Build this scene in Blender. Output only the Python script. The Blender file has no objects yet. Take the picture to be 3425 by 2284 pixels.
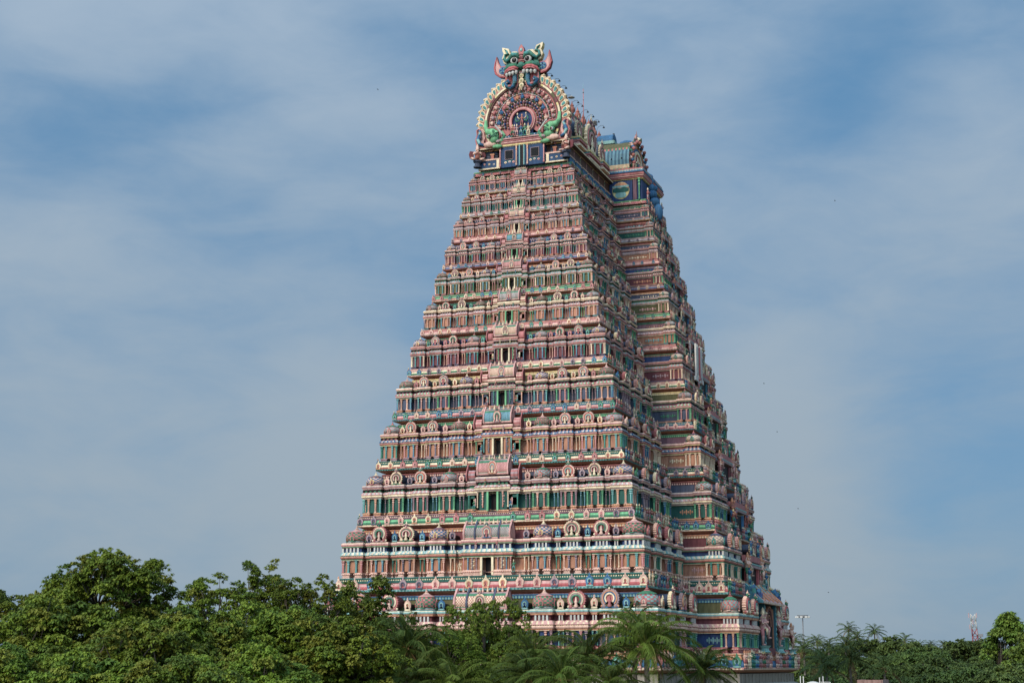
import bpy, math, random
import numpy as np
from math import sin, cos, pi, radians
from mathutils import Vector, Matrix, Euler

# ---------------------------------------------------------------- camera, world, sun
sc = bpy.context.scene
col = sc.collection
cd = bpy.data.cameras.new("camera")
cam = bpy.data.objects.new("camera", cd)
col.objects.link(cam)
sc.camera = cam
cd.sensor_width = 36.0
cd.lens = 54.66
cd.clip_start = 0.5
cd.clip_end = 9000
cam.location = (50.06, -129.55, 13.84)
cam.rotation_euler = (radians(90 + 11.8176), 0, radians(20.175))

SUN_AZ = radians(-165)      # compass angle from +Y towards +X of the sun
SUN_EL = radians(33)
w = bpy.data.worlds.new("World")
sc.world = w
w.use_nodes = True
nt = w.node_tree
nt.nodes.clear()
def N(t, **k):
    n = nt.nodes.new(t)
    for a, b in k.items():
        setattr(n, a, b)
    return n
def L(a, b):
    nt.links.new(a, b)
def math_node(op, a, b=None, clamp=False):
    n = N('ShaderNodeMath', operation=op, use_clamp=clamp)
    for i, v in enumerate((a, b)):
        if v is None: continue
        if isinstance(v, (int, float)): n.inputs[i].default_value = v
        else: L(v, n.inputs[i])
    return n.outputs[0]
out = N('ShaderNodeOutputWorld')
bg = N('ShaderNodeBackground')
bg.inputs[1].default_value = 0.10
sky = N('ShaderNodeTexSky', sky_type='NISHITA')
sky.sun_disc = False
sky.sun_elevation = SUN_EL
sky.sun_rotation = SUN_AZ
sky.altitude = 60
sky.air_density = 1.0
sky.dust_density = 1.4
sky.ozone_density = 2.2
tc = N('ShaderNodeTexCoord')
sp = N('ShaderNodeSeparateXYZ')
L(tc.outputs['Generated'], sp.inputs[0])
azn = math_node('ARCTAN2', sp.outputs[0], sp.outputs[1])     # azimuth from +Y
eln = math_node('ARCSINE', sp.outputs[2])
cmb = N('ShaderNodeCombineXYZ')
L(azn, cmb.inputs[0]); L(eln, cmb.inputs[1])
def cloud_noise(scale, sx, sy, detail, rough, rot=0.0, off=(0, 0, 0), dist=0.0):
    mp = N('ShaderNodeMapping')
    mp.inputs['Scale'].default_value = (sx, sy, 1)
    mp.inputs['Rotation'].default_value = (0, 0, rot)
    mp.inputs['Location'].default_value = off
    L(cmb.outputs[0], mp.inputs[0])
    n = N('ShaderNodeTexNoise')
    n.inputs['Scale'].default_value = scale
    n.inputs['Detail'].default_value = detail
    n.inputs['Roughness'].default_value = rough
    n.inputs['Distortion'].default_value = dist
    L(mp.outputs[0], n.inputs['Vector'])
    return n.outputs['Fac']
n1 = cloud_noise(3.2, 1.0, 2.3, 5, .52, .25, (3.1, 1.7, 0), .5)
n2 = cloud_noise(9.0, 1.0, 2.6, 6, .55, -.35, (7.3, 2.2, 0), .6)
n3 = cloud_noise(24., 1.0, 2.2, 4, .6, .3, (1.3, 9.2, 0), .3)
def blob(az, el, ra, re, amp, rot=0.0):
    "soft elongated patch of thicker (+) or thinner (-) cloud, placed by direction"
    a = math_node('SUBTRACT', azn, radians(az)); e = math_node('SUBTRACT', eln, radians(el))
    c, s = cos(radians(rot)), sin(radians(rot))
    u = math_node('ADD', math_node('MULTIPLY', a, c), math_node('MULTIPLY', e, s))
    v = math_node('SUBTRACT', math_node('MULTIPLY', e, c), math_node('MULTIPLY', a, s))
    u = math_node('DIVIDE', u, radians(ra)); v = math_node('DIVIDE', v, radians(re))
    q = math_node('ADD', math_node('MULTIPLY', u, u), math_node('MULTIPLY', v, v))
    g = math_node('POWER', 2.71828, math_node('MULTIPLY', q, -1.0))
    return math_node('MULTIPLY', g, amp)
m = math_node('MULTIPLY', n1, .48)
m = math_node('ADD', m, math_node('MULTIPLY', n2, .40))
m = math_node('ADD', m, math_node('MULTIPLY', n3, .14))
#        az    el   ra  re   amp  rot
BLOBS = [(-30.0, 23.5, 7.5, 2.2, .16, 8), (-38.5, 22.5, 5.0, 3.5, .12, 0), (-25.5, 19.5, 6.5, 2.4, .15, -20),
         (-36.5, 14.0, 9.0, 2.6, .13, -8), (-30.0, 9.0, 7.0, 3.5, .05, 0), (-9.0, 11.0, 8.0, 4.5, .12, 60),
         (-12.5, 19.0, 4.5, 4.5, .10, 50), (-3.0, 17.0, 2.5, 5.0, .08, 0), (-14.0, 4.0, 9.0, 3.0, .07, 0),
         (-22.5, 22.0, 4.0, 1.3, -.17, -15), (-33.0, 20.5, 5.5, 1.5, -.15, 18), (-7.5, 20.5, 5.0, 3.0, -.27, 25),
         (-37.5, 17.5, 4.0, 1.6, -.12, 20), (-28.5, 15.0, 6.0, 1.3, -.08, -10), (-12.0, 13.0, 3.5, 2.0, -.10, 25),
         (-4.5, 7.0, 4.5, 3.0, -.12, 10), (-31.0, 11.5, 5.5, 1.4, -.05, 10), (-24.0, 5.5, 3.5, 5.0, .06, 0), (-34.0, 5.0, 9.0, 5.0, .10, 0), (-11.0, 8.0, 2.8, 5.5, .32, 12), (-27.0, 6.5, 3.0, 5.5, .26, 0), (-37.0, 10.0, 6.0, 1.3, .10, 6), (-30.0, 18.0, 3.0, .8, .10, -12)]
for bdat in BLOBS:
    m = math_node('ADD', m, blob(*bdat))
ramp = N('ShaderNodeMapRange', interpolation_type='SMOOTHSTEP')
ramp.inputs['From Min'].default_value = .20
ramp.inputs['From Max'].default_value = .84
L(m, ramp.inputs['Value'])
# cloud colour: a little darker and greyer where the sheet is thick and low, brighter high up
ccol = N('ShaderNodeMix', data_type='RGBA')
elr = N('ShaderNodeMapRange')
elr.inputs['From Min'].default_value = radians(1); elr.inputs['From Max'].default_value = radians(24)
L(eln, elr.inputs['Value'])
L(elr.outputs[0], ccol.inputs['Factor'])
ccol.inputs['A'].default_value = (3.3, 4.05, 4.65, 1)
ccol.inputs['B'].default_value = (3.55, 4.65, 5.95, 1)
skc = N('ShaderNodeMix', data_type='RGBA', blend_type='MIX')
skc.inputs['Factor'].default_value = .80
L(sky.outputs[0], skc.inputs['A'])
skc.inputs['B'].default_value = (1.1, 2.75, 4.8, 1)
mixc = N('ShaderNodeMix', data_type='RGBA')
L(ramp.outputs[0], mixc.inputs['Factor'])
L(skc.outputs['Result'], mixc.inputs['A'])
L(ccol.outputs['Result'], mixc.inputs['B'])
# unseen sky round the sun, behind the viewer, brightened as added fill for shaded walls
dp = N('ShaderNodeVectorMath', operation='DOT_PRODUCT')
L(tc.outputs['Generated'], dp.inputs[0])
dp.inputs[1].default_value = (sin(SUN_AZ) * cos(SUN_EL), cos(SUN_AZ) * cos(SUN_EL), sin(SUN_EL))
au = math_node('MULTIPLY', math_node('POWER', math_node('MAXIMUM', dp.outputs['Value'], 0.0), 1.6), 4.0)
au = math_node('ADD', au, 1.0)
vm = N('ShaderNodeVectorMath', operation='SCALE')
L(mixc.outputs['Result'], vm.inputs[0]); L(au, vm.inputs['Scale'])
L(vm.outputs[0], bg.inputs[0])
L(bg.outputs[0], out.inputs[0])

sd = bpy.data.lights.new("sun", 'SUN')
sd.energy = 2.7
sd.angle = radians(18)
sd.color = (1.0, .86, .68)
sun = bpy.data.objects.new("sun", sd)
col.objects.link(sun)
sv = Vector((sin(SUN_AZ) * cos(SUN_EL), cos(SUN_AZ) * cos(SUN_EL), sin(SUN_EL)))
sun.rotation_euler = sv.to_track_quat('Z', 'Y').to_euler()

sc.view_settings.view_transform = 'Standard'
sc.view_settings.look = 'None'
sc.view_settings.exposure = 0
sc.view_settings.gamma = 1
sc.render.engine = 'CYCLES'
rnd = random.Random(7)
nr = np.random.RandomState(11)

# ---------------------------------------------------------------- colours (paint), sRGB -> linear
def lin(r, g, b):
    f = lambda c: ((c / 255 + .055) / 1.055) ** 2.4 if c > 10 else c / 255 / 12.92
    return (f(r), f(g), f(b))
P = dict(
    pink=lin(208, 145, 130), rose=lin(184, 94, 86), red=lin(188, 64, 62), cream=lin(236, 208, 158), green=lin(54, 126, 86),
    lgreen=lin(108, 180, 116), dgreen=lin(34, 94, 80), teal=lin(58, 140, 132), blue=lin(34, 100, 140), navy=lin(30, 60, 108),
    purple=lin(124, 82, 92), mauve=lin(172, 138, 136), orange=lin(206, 128, 70), brown=lin(180, 112, 68), dbrown=lin(98, 62, 46),
    maroon=lin(118, 50, 52), slate=lin(76, 82, 100), olive=lin(104, 98, 54), white=lin(198, 190, 176), peach=lin(226, 174, 144),
    aqua=lin(128, 176, 166), black=lin(26, 24, 26), grey=lin(120, 118, 116), lpurple=lin(150, 118, 160), yellow=lin(226, 196, 110),
    dark=lin(38, 30, 28), stone=lin(186, 176, 158), dstone=lin(150, 138, 120), terra=lin(176, 92, 66), tealb=lin(40, 108, 120), sage=lin(58, 122, 98))

# ---------------------------------------------------------------- mesh builder
class MB:
    def __init__(s):
        s.V = []; s.Lp = []; s.Ln = []; s.C = []; s.S = []; s.nv = 0
    def add(s, v, faces, c, smooth=False):
        v = np.asarray(v, float).reshape(-1, 3)
        ln = np.array([len(f) for f in faces], np.int32)
        lp = np.array([i for f in faces for i in f], np.int32) + s.nv
        s.V.append(v); s.Lp.append(lp); s.Ln.append(ln)
        if isinstance(c, int): c = (float(c), 0., 0.)
        c = np.asarray([(float(q), 0., 0.) if isinstance(q, int) else q for q in c] if (not isinstance(c, tuple)) else [c] * len(ln), float)
        s.C.append(c); s.S.append(np.full(len(ln), smooth)); s.nv += len(v)
    def pack(s):
        if len(s.V) > 1:
            s.V = [np.concatenate(s.V)]; s.Lp = [np.concatenate(s.Lp)]; s.Ln = [np.concatenate(s.Ln)]
            s.C = [np.concatenate(s.C)]; s.S = [np.concatenate(s.S)]
        return s
    def addT(s, T, M, o, pal=None):
        "template T through matrix M (columns = local axes), origin o, palette for indexed colours"
        T.pack()
        v = T.V[0] @ np.asarray(M, float).T + np.asarray(o, float)
        s.V.append(v)
        lp = T.Lp[0]
        if np.linalg.det(np.asarray(M, float)) < 0:
            st = np.concatenate([[0], np.cumsum(T.Ln[0])[:-1]])
            idx = np.concatenate([np.arange(a + n - 1, a - 1, -1) for a, n in zip(st, T.Ln[0])])
            lp = lp[idx]
        s.Lp.append(lp + s.nv); s.Ln.append(T.Ln[0])
        c = T.C[0]
        if pal is not None: c = np.asarray(pal, float)[c[:, 0].astype(int)]
        s.C.append(c); s.S.append(T.S[0]); s.nv += len(v)
    def quad(s, a, b, c, d, colr): s.add([a, b, c, d], [(0, 1, 2, 3)], [colr])
    def box(s, c, h, colr, cols=None):
        x, y, z = c; a, b, e = h
        v = [(x - a, y - b, z - e), (x + a, y - b, z - e), (x + a, y + b, z - e), (x - a, y + b, z - e),
             (x - a, y - b, z + e), (x + a, y - b, z + e), (x + a, y + b, z + e), (x - a, y + b, z + e)]
        s.add(v, [(0, 1, 5, 4), (1, 2, 6, 5), (2, 3, 7, 6), (3, 0, 4, 7), (4, 5, 6, 7), (3, 2, 1, 0)], cols or [colr] * 6)
    def lathe(s, prof, n, cols, c=(0, 0, 0), smooth=False, rot=0., sx=1., sy=1., chk=None):
        k = len(prof)
        a = np.arange(n) * 2 * pi / n + rot
        v = [(c[0] + r * cos(t) * sx, c[1] + r * sin(t) * sy, c[2] + z) for r, z in prof for t in a]
        f = []; cc = []
        for j in range(k - 1):
            for i in range(n):
                i2 = (i + 1) % n
                f.append((j * n + i, j * n + i2, (j + 1) * n + i2, (j + 1) * n + i))
                q = cols[j] if isinstance(cols, list) else cols
                if isinstance(q, list): q = q[(i + j) % len(q)]
                cc.append(q)
        s.add(v, f, cc, smooth)
    def tube(s, p0, p1, r0, r1, n, colr, smooth=True, caps=True):
        p0 = np.array(p0, float); p1 = np.array(p1, float)
        d = p1 - p0; d = d / (np.linalg.norm(d) + 1e-9)
        u = np.cross(d, (0, 0, 1) if abs(d[2]) < .9 else (1, 0, 0)); u /= np.linalg.norm(u); q = np.cross(d, u)
        a = np.arange(n) * 2 * pi / n
        v = [p0 + r0 * (cos(t) * u + sin(t) * q) for t in a] + [p1 + r1 * (cos(t) * u + sin(t) * q) for t in a]
        f = [(i, (i + 1) % n, n + (i + 1) % n, n + i) for i in range(n)]
        if caps: f += [tuple(range(n - 1, -1, -1)), tuple(range(n, 2 * n))]
        s.add(v, f, [colr] * len(f), smooth)
    def path(s, pts, rad, n, cols, smooth=True):
        pts = [np.array(p, float) for p in pts]; k = len(pts)
        if not isinstance(rad, (list, tuple, np.ndarray)): rad = [rad] * k
        v = []
        up = np.array((0.13, .21, 1.))
        for i, p in enumerate(pts):
            d = pts[min(i + 1, k - 1)] - pts[max(i - 1, 0)]; d /= np.linalg.norm(d) + 1e-9
            u = np.cross(d, up); nu = np.linalg.norm(u)
            u = u / nu if nu > 1e-3 else np.array((1., 0, 0)); q = np.cross(d, u)
            for t in range(n): v.append(p + rad[i] * (cos(2 * pi * t / n) * u + sin(2 * pi * t / n) * q))
        f = []; cc = []
        for j in range(k - 1):
            for i in range(n):
                f.append((j * n + i, j * n + (i + 1) % n, (j + 1) * n + (i + 1) % n, (j + 1) * n + i))
                cc.append(cols[j % len(cols)] if isinstance(cols, list) else cols)
        f += [tuple(range(n - 1, -1, -1)), tuple(range((k - 1) * n, k * n))]; cc += [cc[0], cc[-1]]
        s.add(v, f, cc, smooth)
    def ell(s, c, r, colr, n=8, m_=6, rot=None):
        v = []; f = []
        for j in range(m_ + 1):
            ph = pi * j / m_
            for i in range(n):
                t = 2 * pi * i / n
                v.append((r[0] * sin(ph) * cos(t), r[1] * sin(ph) * sin(t), -r[2] * cos(ph)))
        v = np.array(v)
        if rot is not None: v = v @ np.array(Euler(rot).to_matrix()).T
        for j in range(m_):
            for i in range(n): f.append((j * n + i, j * n + (i + 1) % n, (j + 1) * n + (i + 1) % n, (j + 1) * n + i))
        s.add(v + np.array(c), f, [colr] * len(f), True)
    def plate(s, ol, y0, y1, colr, side=None):
        "outline (x,z) extruded in y from back y0 to front y1 (front = larger y, local outward)"
        n = len(ol)
        ar = sum(ol[i][0] * ol[(i + 1) % n][1] - ol[(i + 1) % n][0] * ol[i][1] for i in range(n))
        if ar < 0: ol = ol[::-1]
        cx = sum(p[0] for p in ol) / n; cz = sum(p[1] for p in ol) / n
        v = [(x, y1, z) for x, z in ol] + [(x, y0, z) for x, z in ol]
        f = [tuple(range(n - 1, -1, -1)), tuple(range(n, 2 * n))] + [(i, (i + 1) % n, n + (i + 1) % n, n + i) for i in range(n)]
        s.add(v, f, [colr, side or colr] + [side or colr] * n)
    def arc(s, c, r0, r1, t0, t1, n, y0, y1, cols, petal=0., smooth=False):
        "ring of an arch in the x-z plane; front at y1, back at y0; angles in degrees; cols alternates"
        v = []; f = []; cc = []
        for i in range(n + 1):
            t = radians(t0 + (t1 - t0) * i / n)
            rr = r1 * (1 + (petal if i % 2 else 0))
            for r, y in ((r0, y1), (rr, y1), (rr, y0), (r0, y0)): v.append((c[0] + r * cos(t), y, c[1] + r * sin(t)))
        for i in range(n):
            a, b = i * 4, i * 4 + 4
            q = cols[i % len(cols)] if isinstance(cols, list) else cols
            f += [(a, a + 1, b + 1, b), (a + 1, a + 2, b + 2, b + 1), (a + 3, a, b, b + 3)]; cc += [q, q, q]
        s.add(v, f, cc, smooth)
    def build(s, name, mat, parent=None, origin=None, rotz=None):
        s.pack()
        me = bpy.data.meshes.new(name)
        o = bpy.data.objects.new(name, me)
        col.objects.link(o)
        org = np.zeros(3) if origin is None else np.array(origin, float)
        V = s.V[0] - org
        me.vertices.add(len(V)); me.vertices.foreach_set('co', V.astype(np.float32).ravel())
        me.loops.add(len(s.Lp[0])); me.loops.foreach_set('vertex_index', s.Lp[0])
        me.polygons.add(len(s.Ln[0]))
        st = np.concatenate([[0], np.cumsum(s.Ln[0])[:-1]]).astype(np.int32)
        me.polygons.foreach_set('loop_start', st)
        me.polygons.foreach_set('use_smooth', s.S[0])
        at = me.color_attributes.new('paint', 'FLOAT_COLOR', 'CORNER')
        cc = np.repeat(s.C[0], s.Ln[0], axis=0)
        at.data.foreach_set('color', np.concatenate([cc, np.ones((len(cc), 1))], 1).astype(np.float32).ravel())
        me.update(calc_edges=True); me.validate()
        me.materials.append(mat)
        pw = WORG.get(parent.name, np.zeros(3)) if parent else np.zeros(3)
        o.location = org - pw
        WORG[o.name] = org
        if parent: o.parent = parent
        return o
WORG = {}
def tag(o, label=None, cat=None, group=None, kind=None):
    if label: o['label'] = label
    if cat: o['category'] = cat
    if group: o['group'] = group
    if kind: o['kind'] = kind
    return o
def empty(name, loc=(0, 0, 0)):
    o = bpy.data.objects.new(name, None); col.objects.link(o); o.location = loc
    o.empty_display_size = .5
    WORG[o.name] = np.array(loc, float)
    return o

# ---------------------------------------------------------------- materials
def mat_paint(name, rough=.62, dirt=.58, bump=.25, scale=1.0, attr='paint', spec=.18):
    m_ = bpy.data.materials.new(name); m_.use_nodes = True
    t = m_.node_tree; b = t.nodes['Principled BSDF']
    at = t.nodes.new('ShaderNodeAttribute'); at.attribute_name = attr
    tcn = t.nodes.new('ShaderNodeTexCoord')
    geo = t.nodes.new('ShaderNodeNewGeometry')
    mp = t.nodes.new('ShaderNodeMapping'); mp.inputs['Scale'].default_value = (3.0 * scale, 3.0 * scale, .55 * scale)
    t.links.new(geo.outputs['Position'], mp.inputs[0])
    nz = t.nodes.new('ShaderNodeTexNoise'); nz.inputs['Scale'].default_value = 1.2; nz.inputs['Detail'].default_value = 7; nz.inputs['Roughness'].default_value = .65
    t.links.new(mp.outputs[0], nz.inputs['Vector'])
    nz2 = t.nodes.new('ShaderNodeTexNoise'); nz2.inputs['Scale'].default_value = .45 * scale; nz2.inputs['Detail'].default_value = 4
    t.links.new(geo.outputs['Position'], nz2.inputs['Vector'])
    mr = t.nodes.new('ShaderNodeMapRange'); mr.inputs['From Min'].default_value = .38; mr.inputs['From Max'].default_value = .66
    mr.inputs['To Min'].default_value = 0; mr.inputs['To Max'].default_value = dirt
    t.links.new(nz.outputs['Fac'], mr.inputs['Value'])
    mx = t.nodes.new('ShaderNodeMix'); mx.data_type = 'RGBA'; mx.blend_type = 'MULTIPLY'
    t.links.new(mr.outputs[0], mx.inputs['Factor']); t.links.new(at.outputs['Color'], mx.inputs['A'])
    mx.inputs['B'].default_value = (.30, .26, .22, 1)
    hs = t.nodes.new('ShaderNodeHueSaturation'); hs.inputs['Hue'].default_value = .5; hs.inputs['Saturation'].default_value = .83
    mr2 = t.nodes.new('ShaderNodeMapRange'); mr2.inputs['To Min'].default_value = .78; mr2.inputs['To Max'].default_value = 1.2
    t.links.new(nz2.outputs['Fac'], mr2.inputs['Value']); t.links.new(mr2.outputs[0], hs.inputs['Value'])
    t.links.new(mx.outputs['Result'], hs.inputs['Color'])
    t.links.new(hs.outputs[0], b.inputs['Base Color'])
    b.inputs['Roughness'].default_value = rough
    b.inputs['Specular IOR Level'].default_value = spec
    if bump:
        nb = t.nodes.new('ShaderNodeTexNoise'); nb.inputs['Scale'].default_value = 9 * scale; nb.inputs['Detail'].default_value = 5
        t.links.new(geo.outputs['Position'], nb.inputs['Vector'])
        bp = t.nodes.new('ShaderNodeBump'); bp.inputs['Strength'].default_value = bump; bp.inputs['Distance'].default_value = .04
        t.links.new(nb.outputs['Fac'], bp.inputs['Height']); t.links.new(bp.outputs[0], b.inputs['Normal'])
    return m_
M_PL = mat_paint('painted_plaster')
M_ST = mat_paint('granite', .85, .5, .5)
M_METAL = mat_paint('painted_metal', .45, .2, 0)
M_BARK = mat_paint('bark', .9, .5, .6, 2.)
def mat_leaf(name, trans=.28, rough=.5):
    m_ = bpy.data.materials.new(name); m_.use_nodes = True
    t = m_.node_tree; b = t.nodes['Principled BSDF']
    at = t.nodes.new('ShaderNodeAttribute'); at.attribute_name = 'paint'
    oi = t.nodes.new('ShaderNodeObjectInfo')
    hs = t.nodes.new('ShaderNodeHueSaturation')
    mr = t.nodes.new('ShaderNodeMapRange'); mr.inputs['To Min'].default_value = .82; mr.inputs['To Max'].default_value = 1.2
    t.links.new(oi.outputs['Random'], mr.inputs['Value']); t.links.new(mr.outputs[0], hs.inputs['Value'])
    mr2 = t.nodes.new('ShaderNodeMapRange'); mr2.inputs['To Min'].default_value = .49; mr2.inputs['To Max'].default_value = .515
    t.links.new(oi.outputs['Random'], mr2.inputs['Value']); t.links.new(mr2.outputs[0], hs.inputs['Hue'])
    t.links.new(at.outputs['Color'], hs.inputs['Color']); t.links.new(hs.outputs[0], b.inputs['Base Color'])
    b.inputs['Roughness'].default_value = rough; b.inputs['Specular IOR Level'].default_value = .15
    tr = t.nodes.new('ShaderNodeBsdfTranslucent'); t.links.new(hs.outputs[0], tr.inputs['Color'])
    ms = t.nodes.new('ShaderNodeMixShader'); ms.inputs[0].default_value = trans
    t.links.new(b.outputs[0], ms.inputs[1]); t.links.new(tr.outputs[0], ms.inputs[2])
    t.links.new(ms.outputs[0], t.nodes['Material Output'].inputs['Surface'])
    return m_
M_LEAF = mat_leaf('leaves'); M_PALM = mat_leaf('palm_leaves', .22, .6)

# ================================================================ THE TOWER
tower = empty('temple_tower', (0, 28, 0))
tag(tower, 'towering pyramidal temple gateway covered in painted pilasters and domes, with a monster-faced arch on top', 'temple tower')
K = .2305
YC = 28.0
def poly(D):
    A = 14.76 - D; F = D; hb = 12.9 - .937 * D; p = 3.6
    return [(-A, F), (A, F), (A, YC - hb), (A + p, YC - hb), (A + p, YC + hb), (A, YC + hb), (A, 2 * YC - F),
            (-A, 2 * YC - F), (-A, YC + hb), (-A - p, YC + hb), (-A - p, YC - hb), (-A, YC - hb)]
def sweep(b, prof, near_only=False):
    "prof: list of (D, z, colour, cell) ; colour may be a list -> alternating cells of length cell"
    for (d0, z0, c, cell), (d1, z1, _, _) in zip(prof[:-1], prof[1:]):
        P0, P1 = poly(d0), poly(d1)
        for i in range(12):
            j = (i + 1) % 12
            a0 = np.array((*P0[i], z0)); a1 = np.array((*P0[j], z0)); b0 = np.array((*P1[i], z1)); b1 = np.array((*P1[j], z1))
            if isinstance(c, list) and i in (0, 1, 2, 3, 10, 11):
                n = max(2, int(np.linalg.norm(a1 - a0) / cell)) | 1
                t = np.arange(n + 1) / n
                v = np.concatenate([a0 + (a1 - a0) * t[:, None], b0 + (b1 - b0) * t[:, None]])
                b.add(v, [(k, k + 1, n + 2 + k, n + 1 + k) for k in range(n)], [c[k % len(c)] for k in range(n)])
            else:
                b.quad(a0, a1, b1, b0, c[0] if isinstance(c, list) else c)

class Fr:
    "frame on a wall: origin, tangent (to the right seen from outside), outward normal"
    def __init__(s, o, t, n):
        s.o = np.array((o[0], o[1], 0.)); s.t = np.array((*t, 0.)); s.n = np.array((*n, 0.))
    def M(s, sx, sy, sz): return np.stack([s.t * sx, s.n * sy, np.array((0, 0, sz))], 1)
    def p(s, u, v, z): return s.o + s.t * u + s.n * v + np.array((0, 0, z))
def body(b, fr, u0, u1, vb, prof, top=True, bot=False):
    "moulded block: prof = (outward offset, z, colour, cell)"
    f = fr.p
    for (o0, z0, c, cell), (o1, z1, _, _) in zip(prof[:-1], prof[1:]):
        r0 = [(u0 - o0, vb), (u0 - o0, o0), (u1 + o0, o0), (u1 + o0, vb)]
        r1 = [(u0 - o1, vb), (u0 - o1, o1), (u1 + o1, o1), (u1 + o1, vb)]
        for i in range(3):
            a0, a1, b0, b1 = f(*r0[i], z0), f(*r0[i + 1], z0), f(*r1[i], z1), f(*r1[i + 1], z1)
            if isinstance(c, list):
                n = max(2, int(np.linalg.norm(a1 - a0) / cell)) | 1
                t = np.arange(n + 1) / n
                v = np.concatenate([a0 + (a1 - a0) * t[:, None], b0 + (b1 - b0) * t[:, None]])
                b.add(v, [(k, k + 1, n + 2 + k, n + 1 + k) for k in range(n)], [c[k % len(c)] for k in range(n)])
            else: b.quad(a0, a1, b1, b0, c)
    if top:
        o, z, c, _ = prof[-1]; b.quad(f(u0 - o, o, z), f(u1 + o, o, z), f(u1 + o, vb, z), f(u0 - o, vb, z), c if not isinstance(c, list) else c[0])
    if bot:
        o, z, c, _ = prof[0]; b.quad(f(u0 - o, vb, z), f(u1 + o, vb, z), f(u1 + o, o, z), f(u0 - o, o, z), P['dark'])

# ---- templates -----------------------------------------------------------
def T_column():
    b = MB(); R2 = .7071
    pr = [(.50, 0), (.50, .06), (.40, .08), (.40, .10)]
    cs = [0, 0, 1]
    pr += [(.36, .10), (.36, .66), (.48, .69), (.48, .73), (.38, .75), (.38, .79), (.56, .83), (.56, .87), (.42, .885), (.42, .90), (.68, .95), (.68, 1.0)]
    cs += [0, 0, 1, 1, 0, 0, 1, 1, 0, 0, 1, 0]
    cs = [0, 0, 1, 0, 0, 1, 1, 1, 0, 0, 1, 1, 0, 0, 1]
    b.lathe([(r / R2 * .5 * 1.0, z) for r, z in pr], 4, cs, rot=pi / 4)
    b.box((0, .19, .385), (.07, .02, .25), 1)
    return b
TC = T_column()
def T_kudu(n=18, rich=True):
    "horseshoe arch gable, width 1, local y outward, petals 0, rings 1 2 3, core 4, figure 5, crest 6, back 7"
    b = MB(); c = (0, .46)
    if rich:
        b.arc(c, .30, .455, -50, 230, n * 2, -.10, .10, [0], .10)
        b.arc(c, .33, .39, -46, 226, n, .10, .16, 1)
        b.arc(c, .26, .33, -48, 228, n, .06, .13, 2)
        b.arc(c, .19, .26, -50, 230, n, .06, .17, 3)
        b.arc(c, .0, .20, -70, 250, n, -.05, .08, 4)
        for sx in (-1, 1):
            b.ell((sx * .30, .10, .10), (.10, .07, .10), 0, 8, 5)
            b.ell((sx * .40, .06, .09), (.09, .06, .08), 1, 8, 5)
            b.ell((sx * .13, .10, .98), (.05, .05, .07), 6, 6, 4)
            b.ell((sx * .07, .17, 1.05), (.035, .035, .035), 0, 6, 4)
        b.box((0, .02, .04), (.42, .10, .04), 2)
        b.ell((0, .10, 1.02), (.12, .10, .10), 6, 8, 5)
        b.lathe([(.06, 0), (.07, .05), (.035, .10), (.0, .22)], 6, 0, (0, .08, 1.08))
        b.ell((0, .16, .93), (.06, .05, .06), 3, 6, 4)
        b.lathe([(.10, .0), (.12, .08), (.06, .18), (.09, .24), (.08, .32), (.045, .36), (.055, .42), (.02, .52), (.0, .56)], 7, 5, (0, .14, .06), True)
        # barrel behind
        b.arc(c, .0, .36, -50, 230, 14, -1.6, -.10, 7)
    else:
        b.arc(c, .24, .40, -55, 235, n, -.10, .10, [0], .07)
        b.arc(c, .14, .24, -55, 235, n, .0, .15, 1)
        b.arc(c, .0, .15, -75, 255, 10, -.05, .06, 2)
        b.lathe([(.12, 0), (.13, .08), (.07, .16), (.09, .2), (.0, .36)], 6, 0, (0, .04, .82))
        b.box((0, .02, .08), (.34, .10, .07), 1)
    return b
TK = T_kudu(); TN = T_kudu(12, False)
def T_dome():
    "domed pavilion roof width 1: 0 base, 1/2 lattice, 3 cap, 4 finial"
    b = MB()
    b.lathe([(.50, 0), (.52, .04), (.43, .07), (.43, .12)], 16, [0, 3, 0])
    b.lathe([(.43, .12), (.49, .17), (.525, .25), (.53, .33), (.51, .42), (.46, .51), (.38, .60)], 24, [[1, 2]] * 6, smooth=False)
    b.lathe([(.38, .60), (.42, .615), (.38, .65), (.25, .71), (.15, .76), (.09, .81)], 16, [4, 3, 3, 3, 4])
    b.lathe([(.06, .81), (.09, .84), (.06, .88), (.03, .90), (.045, .93), (.0, 1.08)], 8, 4, smooth=True)
    for k in range(4):
        a = k * pi / 2
        R = np.array([[cos(a), -sin(a), 0], [sin(a), cos(a), 0], [0, 0, 1]]) @ np.diag([.30, .30, .40])
        b.addT(TN, R, (-sin(a) * .5, cos(a) * .5, .08), [(5., 0, 0), (6., 0, 0), (0., 0, 0)])
    return b
TD = T_dome()
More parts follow.
